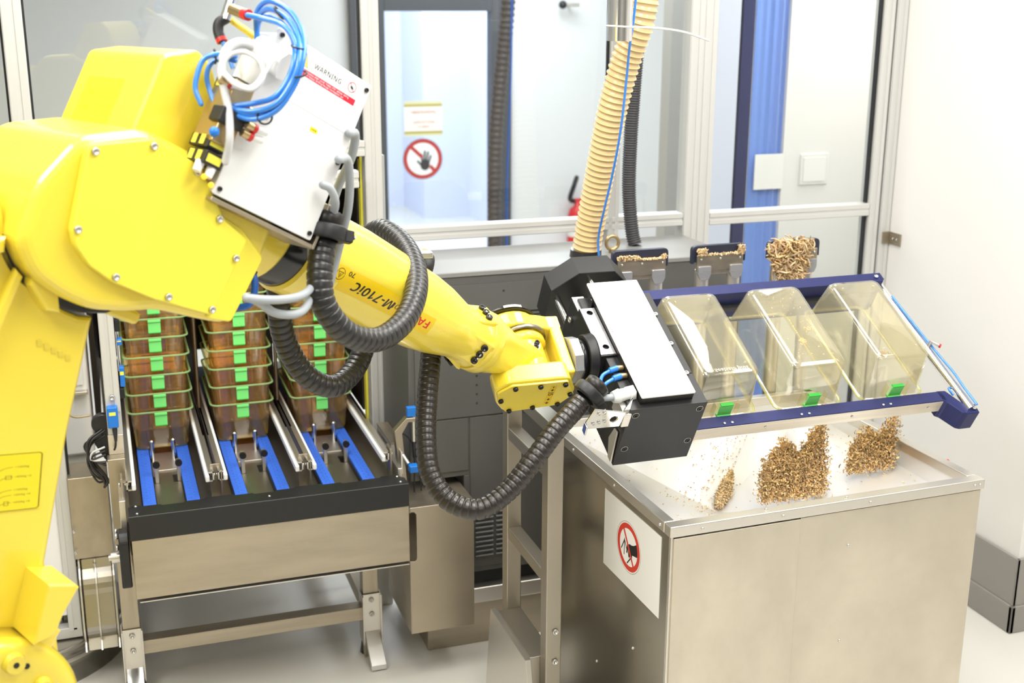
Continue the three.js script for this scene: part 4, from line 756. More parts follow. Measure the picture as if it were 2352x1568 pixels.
  F('seal_ring', ext([[-1.340, -0.165], [-1.380, -0.192], [-1.325, -0.245], [-1.258, -0.262], [-1.195, -0.262], [-1.12, -0.236], [-1.10, -0.165]], -0.10, 0.100, { bev: 0.003, r: 0.03, cs: 5 }), M.black, elbow);
  F('casting_rib', merge([ext([[-1.31, -0.215], [-1.255, -0.235], [-1.235, -0.27], [-1.26, -0.275], [-1.30, -0.245]], 0.03, 0.128, { bev: 0.006, bs: 2 }), bx(-1.15, -1.08, -0.246, -0.222, 0.02, 0.10, 0.008)]), M.yellow, elbow);
  const coverPts = [[-1.326, -0.003], [-1.228, 0.053], [-1.131, 0.048], [-1.049, -0.018], [-0.990, -0.034], [-1.000, -0.182], [-1.119, -0.193], [-1.199, -0.192], [-1.247, -0.181], [-1.282, -0.160], [-1.298, -0.138]];
  const cover = F('side_cover', ext(coverPts, 0.162, 0.182, { bev: 0.002, r: 0.006, cs: 3 }), M.yellowCoverLit, elbow);
  F('cover_flange', ext([[-1.06, -0.010], [-1.0, -0.018], [-0.936, -0.050], [-0.949, -0.180], [-1.00, -0.190], [-1.02, -0.10]], 0.155, 0.168, { bev: 0.002, r: 0.008, cs: 3 }), M.yellowCoverLit, elbow);
  for (const [a, b, n] of [[-1.314, -0.008], [-1.225, 0.042], [-1.134, 0.036], [-1.291, -0.134], [-1.199, -0.182], [-1.095, -0.180], [-1.060, -0.021], [-1.000, -0.072], [-1.006, -0.172]]) bolt(cover, BOLT.m6, M.bolt, [a, b, 0.182], [0, 0, 1], FR);
  for (const [a, n] of [[-1.31, -0.15], [-1.31, -0.05], [-1.305, 0.06], [-1.23, 0.145], [-1.17, 0.145], [-1.06, 0.13], [-1.11, 0.145], [-1.245, -0.155], [-1.0, 0.12]]) bolt(elbow, BOLT.m6, M.bolt, [a, a < -1.28 ? 0.004 + (a + 1.325) * 0.6 : a < -1.23 ? 0.046 : 0.056, n], a < -1.23 ? [-0.52, 0.85, 0] : [0, 1, 0], FR);
  const hood = F('motor_hood', ext([[-1.240, 0.045], [-1.240, 0.198], [-1.186, 0.236], [-1.150, 0.226], [-1.118, 0.190], [-1.095, 0.115], [-1.095, 0.045]], -0.160, 0.120, { bev: 0.005, r: 0.01, bs: 2, cs: 3 }), M.yellow, elbow);
  { // pale yellow embossed label on the back of the hood
    const t = canvas(256, 256, (g) => { g.fillStyle = '#d9c81c'; g.font = 'bold 40px sans-serif'; g.save(); g.translate(50, 170); g.fillRect(0, -90, 30, 30); scribble(g, 60, -110, 120, 26); scribble(g, 60, -70, 120, 26); scribble(g, 60, -30, 120, 26); g.fillRect(0, 0, 30, 30); scribble(g, 60, 10, 120, 26); g.restore(); }, '#f2e02a');
    const [hg, hm] = card(0.14, 0.085, t, 0.0006); add(hood, 'hood_label', hg, hm.map((m, i) => (i === 4 ? m : M.yellowLabel)), FR.clone().multiply(mat4([-1.2406, 0.105, -0.045], qy(-90))));
  }
  // J4 drive base, seal band and forearm tube
  F('forearm_root', merge([lathe([[0, -0.99], [0.100, -0.99], [0.106, -0.97], [0.106, -0.855], [0.100, -0.846], [0, -0.846]].map(([r, y]) => [r, y]), 48).rotateZ(-Math.PI / 2).translate(0, 0.016, 0)]));
  F('seal_band', lathe([[0.090, -0.850], [0.097, -0.846], [0.097, -0.792], [0.090, -0.788]], 48).rotateZ(-Math.PI / 2).translate(0, 0.016, 0), M.blackGloss);
  const prof = [[0, -0.792], [0.098, -0.792], [0.104, -0.786], [0.104, -0.735], [0.100, -0.728], [0.098, -0.70], [0.0975, -0.62], [0.094, -0.50], [0.089, -0.40], [0.082, -0.345], [0.072, -0.300], [0.066, -0.275], [0.0655, -0.245], [0.070, -0.215], [0.072, -0.212], [0, -0.212]];
  const fa = F('forearm', lathe(prof, 64).rotateZ(-Math.PI / 2).applyMatrix4(new THREE.Matrix4().makeShear(0, 0, 0, 0, 0, 0)), M.yellow);
  { const p = fa.geometry.attributes.position; for (let i = 0; i < p.count; i++) { const a = p.getX(i); p.setY(i, p.getY(i) + Math.max(0, Math.min(0.016, (-a - 0.28) * 0.045))); } p.needsUpdate = true; fa.geometry.computeVertexNormals(); fa.geometry = toCreasedNormals(fa.geometry, 0.5); }
  F('band_line', lathe([[0.1046, -0.748], [0.1050, -0.747], [0.1050, -0.745], [0.1046, -0.744]], 48).rotateZ(-Math.PI / 2).translate(0, 0.016, 0), M.yellow, fa);
  // bolted flange: four ramped pads, each with a slotted washer and three socket screws
  const q = (deg) => FR.clone().multiply(new THREE.Matrix4().makeRotationX(deg * rad));
  for (const deg of [-62, 28, 118, 208]) {
    const fr = q(deg);
    const pad = add(robot, 'flange_pad', ext([[-0.300, 0.050], [-0.250, 0.062], [-0.215, 0.074], [-0.205, 0.074], [-0.205, 0.040], [-0.300, 0.040]], -0.034, 0.034, { bev: 0.004, bs: 2 }), M.yellow, fr);
    add(pad, 'washer_plate', ext([[-0.019, -0.007], [0.019, -0.007], [0.019, 0.007], [-0.019, 0.007]], -0.002, 0.002, { r: 0.006, bev: 0.0006 }).rotateY(Math.PI / 2).rotateZ(0.5).translate(-0.226, 0.0705, 0).applyMatrix4(new THREE.Matrix4()), M.steelClean, fr);
    for (const dz of [-0.019, 0, 0.019]) bolt(pad, BOLT.m8, M.blackBolt, [-0.228, 0.070 - Math.abs(dz) * 0.06, dz], [-0.45, 0.9, 0], fr);
  }
  F('wrist_ring', lathe([[0, -0.212], [0.074, -0.212], [0.0765, -0.208], [0.0765, -0.197], [0.0755, -0.195], [0.0765, -0.193], [0.0765, -0.176], [0.072, -0.170], [0, -0.170]], 56).rotateZ(-Math.PI / 2));
  // inner wrist: neck running to the bending hub
  const neck = F('wrist_neck', merge([ringLoft([[-0.176, 0.070, 0.070, 0.066], [-0.150, 0.066, 0.062, 0.05], [-0.110, 0.054, 0.048, 0.03], [-0.060, 0.046, 0.044, 0.02], [0.0, 0.044, 0.044, 0.02]], 6, true, true).rotateZ(-Math.PI / 2)]));
  const inner = K('wrist_hub', lathe([[0, 0.052], [0.045, 0.052], [0.050, 0.046], [0.050, -0.050], [0.055, -0.058], [0.055, -0.068], [0, -0.068]], 44).rotateX(Math.PI / 2));
  K('hub_rim', lathe([[0.050, -0.04], [0.060, -0.044], [0.060, -0.058], [0.050, -0.062]], 44).rotateX(Math.PI / 2), M.yellow, inner);
  K('hub_recess', ext(arc(-0.020, -0.035, 0.052, 15, 75, 10).concat(arc(-0.020, -0.035, 0.030, 75, 15, 10)).map(([x, z]) => [x, z]), -0.052, -0.046, { bev: 0.0005 }).rotateX(Math.PI / 2), M.darkSteel, inner);
  for (let k = 0; k < 4; k++) { const a = (16 + k * 20) * rad; bolt(inner, BOLT.m6, M.blackBolt, [-0.020 + 0.042 * Math.cos(a), 0.052, -0.035 + 0.042 * Math.sin(a)], [0, 1, 0], KR); }
  K('hub_seal', lathe([[0.062, -0.066], [0.066, -0.068], [0.066, -0.076], [0.062, -0.078]], 44).rotateX(Math.PI / 2), M.darkSteel, inner);
  // outer wrist: fork of two cheeks joined by the mounting plate
  const cheekB = [[0.103, 0.034], [0.072, 0.036], [0.048, 0.044], ...arc(-0.022, -0.004, 0.074, 46, 298, 18), [0.060, -0.056], [0.103, -0.050]];
  const cb = K('wrist_cheek', ext(cheekB, -0.118, -0.076, { bev: 0.005, bs: 2 }));
  const box = [[-0.085, 0.064], [0.071, 0.062], [0.100, 0.0], [0.067, -0.048], [-0.076, -0.058], [-0.102, -0.02], [-0.117, 0.034]];
  const cheekA = K('wrist_cheek', ext(box, 0.042, 0.094, { bev: 0.005, r: 0.014, bs: 2 }));
  const platePts = [[-0.078, 0.057], [0.066, 0.055], [0.094, -0.003], [0.062, -0.043], [-0.072, -0.052], [-0.096, -0.017], [-0.110, 0.030]];
  const cov = K('wrist_cover', ext(platePts, 0.094, 0.101, { bev: 0.001, r: 0.006 }), M.yellow, cheekA);
  for (const [x, y] of [[-0.068, 0.047], [-0.004, 0.046], [0.060, 0.045], [0.082, 0.002], [0.058, -0.036], [-0.006, -0.040], [-0.066, -0.044], [-0.096, 0.002]]) bolt(cov, BOLT.m6, M.blackBolt, [x, y, 0.101], [0, 0, 1], KR);
  { // axis marking: minus, arrow, J5, arrow, plus
    const t = canvas(512, 110, (g) => { g.fillStyle = '#15120a'; g.fillRect(12, 48, 44, 16); const tip = (x, d) => { g.beginPath(); g.moveTo(x - d * 30, 55); g.lineTo(x, 20); g.lineTo(x, 42); g.lineTo(x + d * 24, 42); g.lineTo(x + d * 24, 68); g.lineTo(x, 68); g.lineTo(x, 90); g.closePath(); g.fill(); }; tip(116, 1); g.font = 'bold 112px sans-serif'; g.fillText('J5', 168, 95); tip(368, -1); g.fillRect(440, 46, 60, 18); g.fillRect(461, 25, 18, 60); }, '#e8c414');
    const [jg, jm] = card(0.076, 0.0165, t, 0.0004); add(cov, 'axis_marking', jg, jm.map((m, i) => (i === 4 ? m : M.yellow)), KR.clone().multiply(mat4([0.030, 0.004, 0.1016], qz(-93))));
  }
  const mp = K('mounting_plate', merge([bx(0.074, 0.104, -0.055, 0.035, -0.118, 0.060, 0.006), bx(0.062, 0.078, -0.050, -0.030, -0.08, 0.05, 0.006)]));
  const disc = K('bending_drive_cap', lathe([[0, -0.134], [0.066, -0.134], [0.076, -0.128], [0.078, -0.118], [0, -0.118]], 48).rotateX(Math.PI / 2).translate(-0.024, 0, 0), M.blackGloss, cb);
  for (let k = 0; k < 10; k++) { const a = k * 36 * rad; bolt(disc, BOLT.m5, M.blackBolt, [-0.020 + 0.066 * Math.cos(a), 0.066 * Math.sin(a), -0.132], [0, 0, -1], KR); }
  K('warning_strip', ext(arc(-0.024, 0, 0.0770, 70, 105, 12).concat(arc(-0.024, 0, 0.0786, 105, 70, 12)), -0.129, -0.122, { bev: 0 }), M.paper, disc);
  // tool flange train: octagonal adapter, drive, disc
  const oct = [[-0.062, -0.030], [-0.030, -0.062], [0.030, -0.062], [0.062, -0.030], [0.062, 0.030], [0.030, 0.062], [-0.030, 0.062], [-0.062, 0.030]];
  const ad = K('tool_adapter', ext(oct.map(([a, b]) => [a * 0.86, b * 0.86]), 0.106, 0.130, { bev: 0.001 }).rotateY(Math.PI / 2).applyMatrix4(new THREE.Matrix4()), M.anodizedPale);
  K('tool_drive', lathe([[0, 0.128], [0.051, 0.128], [0.052, 0.135], [0.052, 0.150], [0, 0.150]], 44).rotateZ(-Math.PI / 2), M.blackGloss);
  K('tool_flange', lathe([[0, 0.146], [0.058, 0.146], [0.0615, 0.150], [0.0615, 0.165], [0.063, 0.167], [0.063, 0.172], [0, 0.172]], 52).rotateZ(-Math.PI / 2), M.black);
  // printed marks along the forearm, wrapped on the tube
  const wrap = (a0, a1, d0, d1, tex, lift) => {
    const nx = 20, ny = 10, pos = [], uv = [], idx = [];
    const rAt = (a) => { for (let i = 1; i < prof.length; i++) if (a <= prof[i][1] && a >= prof[i - 1][1] && prof[i][1] > prof[i - 1][1]) { const t = (a - prof[i - 1][1]) / (prof[i][1] - prof[i - 1][1]); return prof[i - 1][0] + t * (prof[i][0] - prof[i - 1][0]); } return 0.09; };
    for (let i = 0; i <= nx; i++) for (let j = 0; j <= ny; j++) { const a = a0 + (a1 - a0) * i / nx, d = (d0 + (d1 - d0) * j / ny) * rad, r = rAt(a) + lift, c = Math.max(0, Math.min(0.016, (-a - 0.28) * 0.045)); pos.push(a, c + r * Math.sin(d), r * Math.cos(d)); uv.push(i / nx, j / ny); if (i && j) { const p = (i - 1) * (ny + 1) + j - 1, s = p + ny + 1; idx.push(p, s, p + 1, p + 1, s, s + 1); } }
    const g = new THREE.BufferGeometry(); g.setAttribute('position', new THREE.Float32BufferAttribute(pos, 3)); g.setAttribute('uv', new THREE.Float32BufferAttribute(uv, 2)); g.setIndex(idx); g.computeVertexNormals(); return g;
  };
  const flip = (g, w, h) => { g.translate(w, h); g.rotate(Math.PI); };   // the prints read from the tool side, upside down here
  const name = canvas(1024, 256, (g, w, h) => { flip(g, w, h); g.fillStyle = '#2c2508'; g.font = 'italic 110px serif'; g.fillText('Robot', 14, 160); g.fillStyle = '#16120a'; g.font = 'bold italic 150px sans-serif'; g.fillText('M-710iC', 285, 165); g.font = 'bold 74px sans-serif'; g.fillText('70', 900, 240); g.strokeStyle = '#16120a'; g.lineWidth = 6; }, '#ecc80c');
  F('name_print', wrap(-0.697, -0.478, -33, -4, name, 0.0006), printed(name, 0.4), fa);
  const maker = canvas(256, 256, (g, w, h) => { flip(g, w, h); g.fillStyle = '#d02014'; g.font = 'bold 150px sans-serif'; g.fillText('FA', 40, 190); }, '#ecc80c');
  F('maker_print', wrap(-0.470, -0.415, -35, -8, maker, 0.0006), printed(maker, 0.4), fa);
  const triangle = canvas(128, 128, (g) => { g.strokeStyle = '#3a3208'; g.lineWidth = 5; g.beginPath(); g.arc(64, 64, 44, 0, 7); g.stroke(); g.beginPath(); g.moveTo(64, 92); g.lineTo(36, 48); g.lineTo(92, 48); g.closePath(); g.stroke(); g.fillStyle = '#3a3208'; g.fillRect(60, 56, 8, 22); }, '#ecc80c');
  F('caution_print', wrap(-0.722, -0.691, -24, -3, triangle, 0.0006), printed(triangle, 0.4), fa);
}
// ------------------------------------------------------------------ equipment carried on the arm
{
  const t = thing('valve_control_box', 'pale grey steel control box with warning sticker on the robot arm', 'control box', [0.30, 1.6, -2.2]);
  const F = (n, g, m, p = t, l) => add(p, n, g, m, FR, l);
  const bd = F('box_body', bx(-1.098, -0.884, 0.016, 0.318, 0.105, 0.198, 0.004), M.boxGrey);
  const lid = F('box_lid', ext([[-1.104, 0.012], [-0.879, 0.012], [-0.879, 0.325], [-1.104, 0.325]], 0.198, 0.203, { r: 0.005, bev: 0.001 }), M.boxGrey);
  for (const [a, b] of [[-0.888, 0.312], [-0.888, 0.165], [-0.888, 0.024], [-1.094, 0.024], [-1.094, 0.315]]) bolt(lid, BOLT.m5, M.blackBolt, [a, b, 0.203], [0, 0, 1], FR);
  const warn = canvas(1024, 640, (g) => {
    g.fillStyle = '#e8d94a'; g.beginPath(); g.moveTo(110, 30); g.lineTo(30, 180); g.lineTo(190, 180); g.closePath(); g.fill(); g.strokeStyle = '#444'; g.lineWidth = 8; g.stroke(); g.fillStyle = '#333'; g.beginPath(); g.moveTo(118, 60); g.lineTo(90, 115); g.lineTo(108, 115); g.lineTo(98, 165); g.lineTo(130, 100); g.lineTo(110, 100); g.closePath(); g.fill();
    g.fillStyle = '#34363c'; g.font = 'bold 92px sans-serif'; g.fillText('WARNING', 270, 140);
    g.strokeStyle = '#d2203a'; g.lineWidth = 12; g.beginPath(); g.arc(890, 90, 62, 0, 7); g.stroke(); g.beginPath(); g.moveTo(846, 46); g.lineTo(934, 134); g.stroke(); g.fillStyle = '#333'; g.beginPath(); g.ellipse(890, 95, 30, 18, 0.4, 0, 7); g.fill();
    g.fillStyle = '#d2203a'; g.fillRect(10, 205, 1000, 84); g.fillStyle = '#f6c8cc'; scribble(g, 130, 216, 760, 26); scribble(g, 180, 250, 640, 26);
    g.fillStyle = '#9aa0a6'; for (let k = 0; k < 6; k++) scribble(g, 40, 320 + k * 34, [820, 880, 700, 860, 640, 420][k], 18);
  }, '#fafafa');
  const [wg, wm] = card(0.150, 0.094, warn, 0.0005); add(lid, 'warning_sticker', wg, wm, FR.clone().multiply(mat4([-0.975, 0.268, 0.2037])));
  const ty = canvas(128, 64, (g) => { g.fillStyle = '#3a3a10'; scribble(g, 16, 18, 96, 26); }, '#ece21e'); const [tg, tm] = card(0.017, 0.008, ty, 0.0004); add(lid, 'type_label', tg, tm, FR.clone().multiply(mat4([-0.962, 0.196, 0.2036])));
  F('carrier_plate', merge([bx(-1.10, -0.868, 0.000, 0.008, 0.02, 0.200, 0.002), bx(-0.868, -0.861, 0.000, 0.09, 0.02, 0.200, 0.002)]), M.steel);
  F('strut', merge([bx(-1.07, -1.03, 0.008, 0.05, 0.03, 0.106, 0.002), bx(-0.95, -0.91, 0.008, 0.05, 0.03, 0.106, 0.002)]), M.steel);
  F('gland', merge([cyl(V(-0.884, 0.200, 0.17), V(-0.866, 0.200, 0.17), 0.011, 0.011, 16), cyl(V(-0.884, 0.130, 0.17), V(-0.864, 0.130, 0.17), 0.013, 0.013, 16), cyl(V(-0.884, 0.070, 0.17), V(-0.868, 0.070, 0.17), 0.011, 0.011, 16)]), M.whitePlastic);
  const v = thing('valve_manifold', 'pneumatic valve manifold with blue tube fittings on the control box', 'valves', [0.2, 1.83, -2.15]);
  const G = (n, g, m, p = v, l) => add(p, n, g, m, FR, l);
  G('manifold', bx(-1.150, -1.108, 0.090, 0.205, 0.150, 0.215, 0.003), M.brass);
  for (const [b, n] of [[0.088, 0.196], [0.060, 0.204], [0.195, 0.20]]) {
    const s = G('solenoid', bx(-1.150, -1.112, b - 0.010, b + 0.014, n - 0.05, n + 0.012, 0.003), M.black);
    for (const d of [-0.036, -0.010]) G('solenoid_label', bx(-1.1506, -1.1498, b - 0.006, b + 0.011, n + d - 0.006, n + d + 0.008), M.yellowLabel, s);
    G('solenoid_front_label', bx(-1.146, -1.118, b - 0.005, b + 0.009, n + 0.012, n + 0.0126), M.yellowLabel, s);
  }
  G('valve_body', bx(-1.158, -1.108, 0.124, 0.152, 0.190, 0.226, 0.003), M.black);
  G('connector', merge([cyl(V(-1.145, 0.052, 0.20), V(-1.148, 0.034, 0.204), 0.0085, 0.007, 16), cyl(V(-1.124, 0.050, 0.205), V(-1.126, 0.032, 0.208), 0.0085, 0.007, 16)]), M.whitePlastic);
  for (const [a, b, n] of [[-1.135, 0.030, 0.212], [-1.118, 0.022, 0.214]]) G('status_lamp', new THREE.SphereGeometry(0.005, 12, 8).translate(a, b, n), M.amberGlow);
  for (const [a, b, n] of [[-1.105, 0.165, 0.225], [-1.100, 0.140, 0.232], [-1.10, 0.125, 0.228], [-1.165, 0.190, 0.21]]) { const f = G('fitting', cyl(V(a - 0.010, b, n), V(a + 0.006, b, n), 0.0075, 0.0075, 14), M.brass); G('release_ring', cyl(V(a + 0.004, b, n), V(a + 0.011, b, n), 0.0085, 0.0085, 14), M.red, f); G('tube_sleeve', cyl(V(a + 0.010, b, n), V(a + 0.032, b + 0.004, n), 0.0065, 0.0065, 14), M.whitePlastic, f); }
  add(v, 'blue_plug', new THREE.SphereGeometry(0.009, 14, 10).translate(0.190, 1.838, -2.115), M.bluePlastic);
  const rg = thing('air_regulator', 'chrome air regulator with black elbow above the tube loops', 'regulator', [0.24, 2.02, -2.27]);
  add(rg, 'barrel', cyl(V(0.262, 2.085, -2.277), V(0.235, 2.018, -2.269), 0.010, 0.010, 18), M.chrome);
  add(rg, 'elbow', tube([[0.236, 2.020, -2.269], [0.224, 2.012, -2.269], [0.221, 1.998, -2.266], [0.224, 1.985, -2.260]], 0.0095, 16, 12), M.black);
  add(rg, 'red_collar', cyl(V(0.224, 1.986, -2.260), V(0.226, 1.980, -2.257), 0.0098, 0.0098, 14), M.red);
  add(rg, 'side_fitting', merge([cyl(V(0.246, 2.036, -2.262), V(0.262, 2.028, -2.225), 0.0095, 0.0095, 14)]), M.brass);
  add(rg, 'side_collar', cyl(V(0.262, 2.028, -2.222), V(0.268, 2.026, -2.208), 0.010, 0.010, 14), M.red);
  add(rg, 'yellow_arm', cyl(V(0.242, 2.020, -2.278), V(0.289, 1.985, -2.272), 0.0062, 0.0062, 12), M.yellow);
  add(rg, 'stem', cyl(V(0.226, 1.982, -2.257), V(0.240, 1.935, -2.235), 0.0042, 0.0042, 10), M.blueTube);
  add(rg, 'foot_rod', cyl(V(0.285, 1.988, -2.272), V(0.290, 1.90, -2.255), 0.005, 0.005, 10), M.steel);
  const bl = thing('blue_tube_coil', 'coil of blue air tubes looping over the control box', 'tubes', [0.33, 1.95, -2.13]);
  const big = [[0.217, 1.868, -2.142], [0.255, 1.856, -2.126], [0.293, 1.871, -2.106], [0.326, 1.912, -2.107], [0.344, 1.955, -2.114], [0.350, 1.997, -2.146], [0.332, 2.036, -2.185], [0.304, 2.049, -2.220], [0.288, 2.032, -2.243], [0.285, 1.985, -2.246]];
  for (const [o, dz] of [[0, 0], [0.023, 0.003], [0.046, -0.002]]) add(bl, 'blue_tube', tube(big.map(([x, y, z], i) => { const k = i > 0 && i < 9 ? 1 : 0.4, cx = 0.29, cy = 1.955; return [x + (cx - x) * o * 6 * k, y + (cy - y) * o * 6 * k, z + dz * k]; }), 0.0048, 70, 10), M.blueTube);
  add(bl, 'blue_tube', tube([[0.266, 2.026, -2.205], [0.292, 2.020, -2.194], [0.321, 2.008, -2.160], [0.334, 1.986, -2.140], [0.335, 1.950, -2.120], [0.318, 1.906, -2.112], [0.286, 1.872, -2.116], [0.250, 1.864, -2.130], [0.225, 1.874, -2.138]], 0.0048, 60, 10), M.blueTube);
  for (const [x, y, z, rx, rz] of [[0.336, 1.931, -2.108, 0.3, 0.25], [0.340, 1.975, -2.130, 0.2, -0.15], [0.318, 2.03, -2.19, 0.3, -0.9], [0.275, 1.861, -2.114, 1.2, 1.2]]) add(bl, 'cable_tie', new THREE.TorusGeometry(0.0125, 0.0018, 6, 24).rotateX(Math.PI / 2).rotateX(rx).rotateZ(rz).translate(x, y, z), M.blackBolt);
  const b2 = thing('small_blue_tubes', 'two short blue tubes arching behind the valve manifold', 'tubes', [0.18, 1.92, -2.19]);
  add(b2, 'blue_tube', tube([[0.240, 1.958, -2.19], [0.211, 1.962, -2.183], [0.188, 1.955, -2.189], [0.173, 1.926, -2.185], [0.169, 1.904, -2.180], [0.176, 1.880, -2.170]], 0.0046, 36, 10), M.blueTube);
  add(b2, 'blue_tube', tube([[0.240, 1.950, -2.20], [0.219, 1.954, -2.201], [0.200, 1.946, -2.205], [0.191, 1.925, -2.201], [0.194, 1.899, -2.192], [0.199, 1.880, -2.180]], 0.0046, 36, 10), M.blueTube);
  add(b2, 'cable_tie', new THREE.TorusGeometry(0.012, 0.0018, 6, 20).rotateY(Math.PI / 2).translate(0.206, 1.958, -2.193), M.blackBolt);
  const gc = thing('white_cable_loop', 'white cable loop hanging before the valve manifold', 'cable', [0.25, 1.93, -2.14]);
  add(gc, 'cable', tube([[0.300, 1.955, -2.150], [0.275, 1.925, -2.130], [0.255, 1.910, -2.119], [0.234, 1.916, -2.130], [0.214, 1.938, -2.150], [0.226, 1.960, -2.155], [0.250, 1.966, -2.149], [0.272, 1.952, -2.127], [0.276, 1.927, -2.112], [0.257, 1.907, -2.110], [0.232, 1.913, -2.120], [0.214, 1.930, -2.135]], 0.0040, 80, 10), M.whiteCable);
  add(gc, 'cable', tube([[0.222, 1.960, -2.175], [0.211, 1.935, -2.148], [0.213, 1.905, -2.140], [0.217, 1.870, -2.128], [0.215, 1.828, -2.116], [0.207, 1.786, -2.128]], 0.0068, 40, 10), M.whiteCable);
  add(gc, 'cable', tube([[0.218, 1.955, -2.18], [0.230, 1.972, -2.190], [0.250, 1.980, -2.197], [0.272, 1.974, -2.203], [0.290, 1.962, -2.205]], 0.009, 30, 10), M.whiteCable);
  add(gc, 'gland_nut', merge([cyl(V(0.284, 1.972, -2.215), V(0.312, 1.948, -2.180), 0.023, 0.020, 10), cyl(V(0.300, 1.958, -2.195), V(0.322, 1.940, -2.168), 0.026, 0.026, 8)]), M.whitePlastic);
  const hg = thing('grey_conduits', 'grey cable conduits bowing out beside the control box', 'cable', [0.43, 1.65, -2.29]);
  add(hg, 'conduit', tube([[0.418, 1.772, -2.215], [0.437, 1.769, -2.240], [0.448, 1.722, -2.273], [0.447, 1.670, -2.291], [0.438, 1.616, -2.311], [0.427, 1.561, -2.331], [0.410, 1.50, -2.335]], 0.0085, 50, 12), M.greyCable);
  add(hg, 'conduit', tube([[0.385, 1.728, -2.205], [0.397, 1.722, -2.206], [0.408, 1.700, -2.215], [0.410, 1.676, -2.235], [0.403, 1.655, -2.252]], 0.0075, 30, 12), M.greyCable);
  add(hg, 'conduit', tube([[0.446, 1.815, -2.25], [0.461, 1.811, -2.273], [0.460, 1.767, -2.304], [0.442, 1.702, -2.357], [0.425, 1.640, -2.375]], 0.0085, 40, 12), M.greyCable);
  const lg = thing('lower_conduits', 'two grey conduits looping below the elbow cover', 'cable', [0.30, 1.52, -2.12]);
  add(lg, 'conduit', tube([[0.225, 1.558, -2.075], [0.250, 1.552, -2.082], [0.285, 1.544, -2.105], [0.328, 1.538, -2.149], [0.368, 1.540, -2.250], [0.380, 1.57, -2.32]], 0.0078, 40, 12), M.greyCable);
  add(lg, 'conduit', tube([[0.225, 1.556, -2.090], [0.245, 1.546, -2.096], [0.275, 1.518, -2.118], [0.317, 1.506, -2.144], [0.349, 1.512, -2.200], [0.368, 1.55, -2.27], [0.38, 1.60, -2.33]], 0.0078, 40, 12), M.greyCable);
  const bt = thing('blue_cable', 'dark blue cable curling from the elbow cover edge', 'cable', [0.22, 1.50, -2.23]);
  add(bt, 'cable', tube([[0.170, 1.705, -2.235], [0.191, 1.681, -2.252], [0.213, 1.644, -2.250], [0.236, 1.608, -2.247], [0.254, 1.570, -2.238], [0.256, 1.541, -2.228], [0.243, 1.511, -2.222], [0.214, 1.504, -2.230]], 0.0068, 50, 10), M.blueDark);
  add(bt, 'cable_tie', new THREE.TorusGeometry(0.0078, 0.0018, 6, 18).rotateX(Math.PI / 2).rotateZ(0.3).translate(0.2548, 1.565, -2.237), M.blackBolt);
}
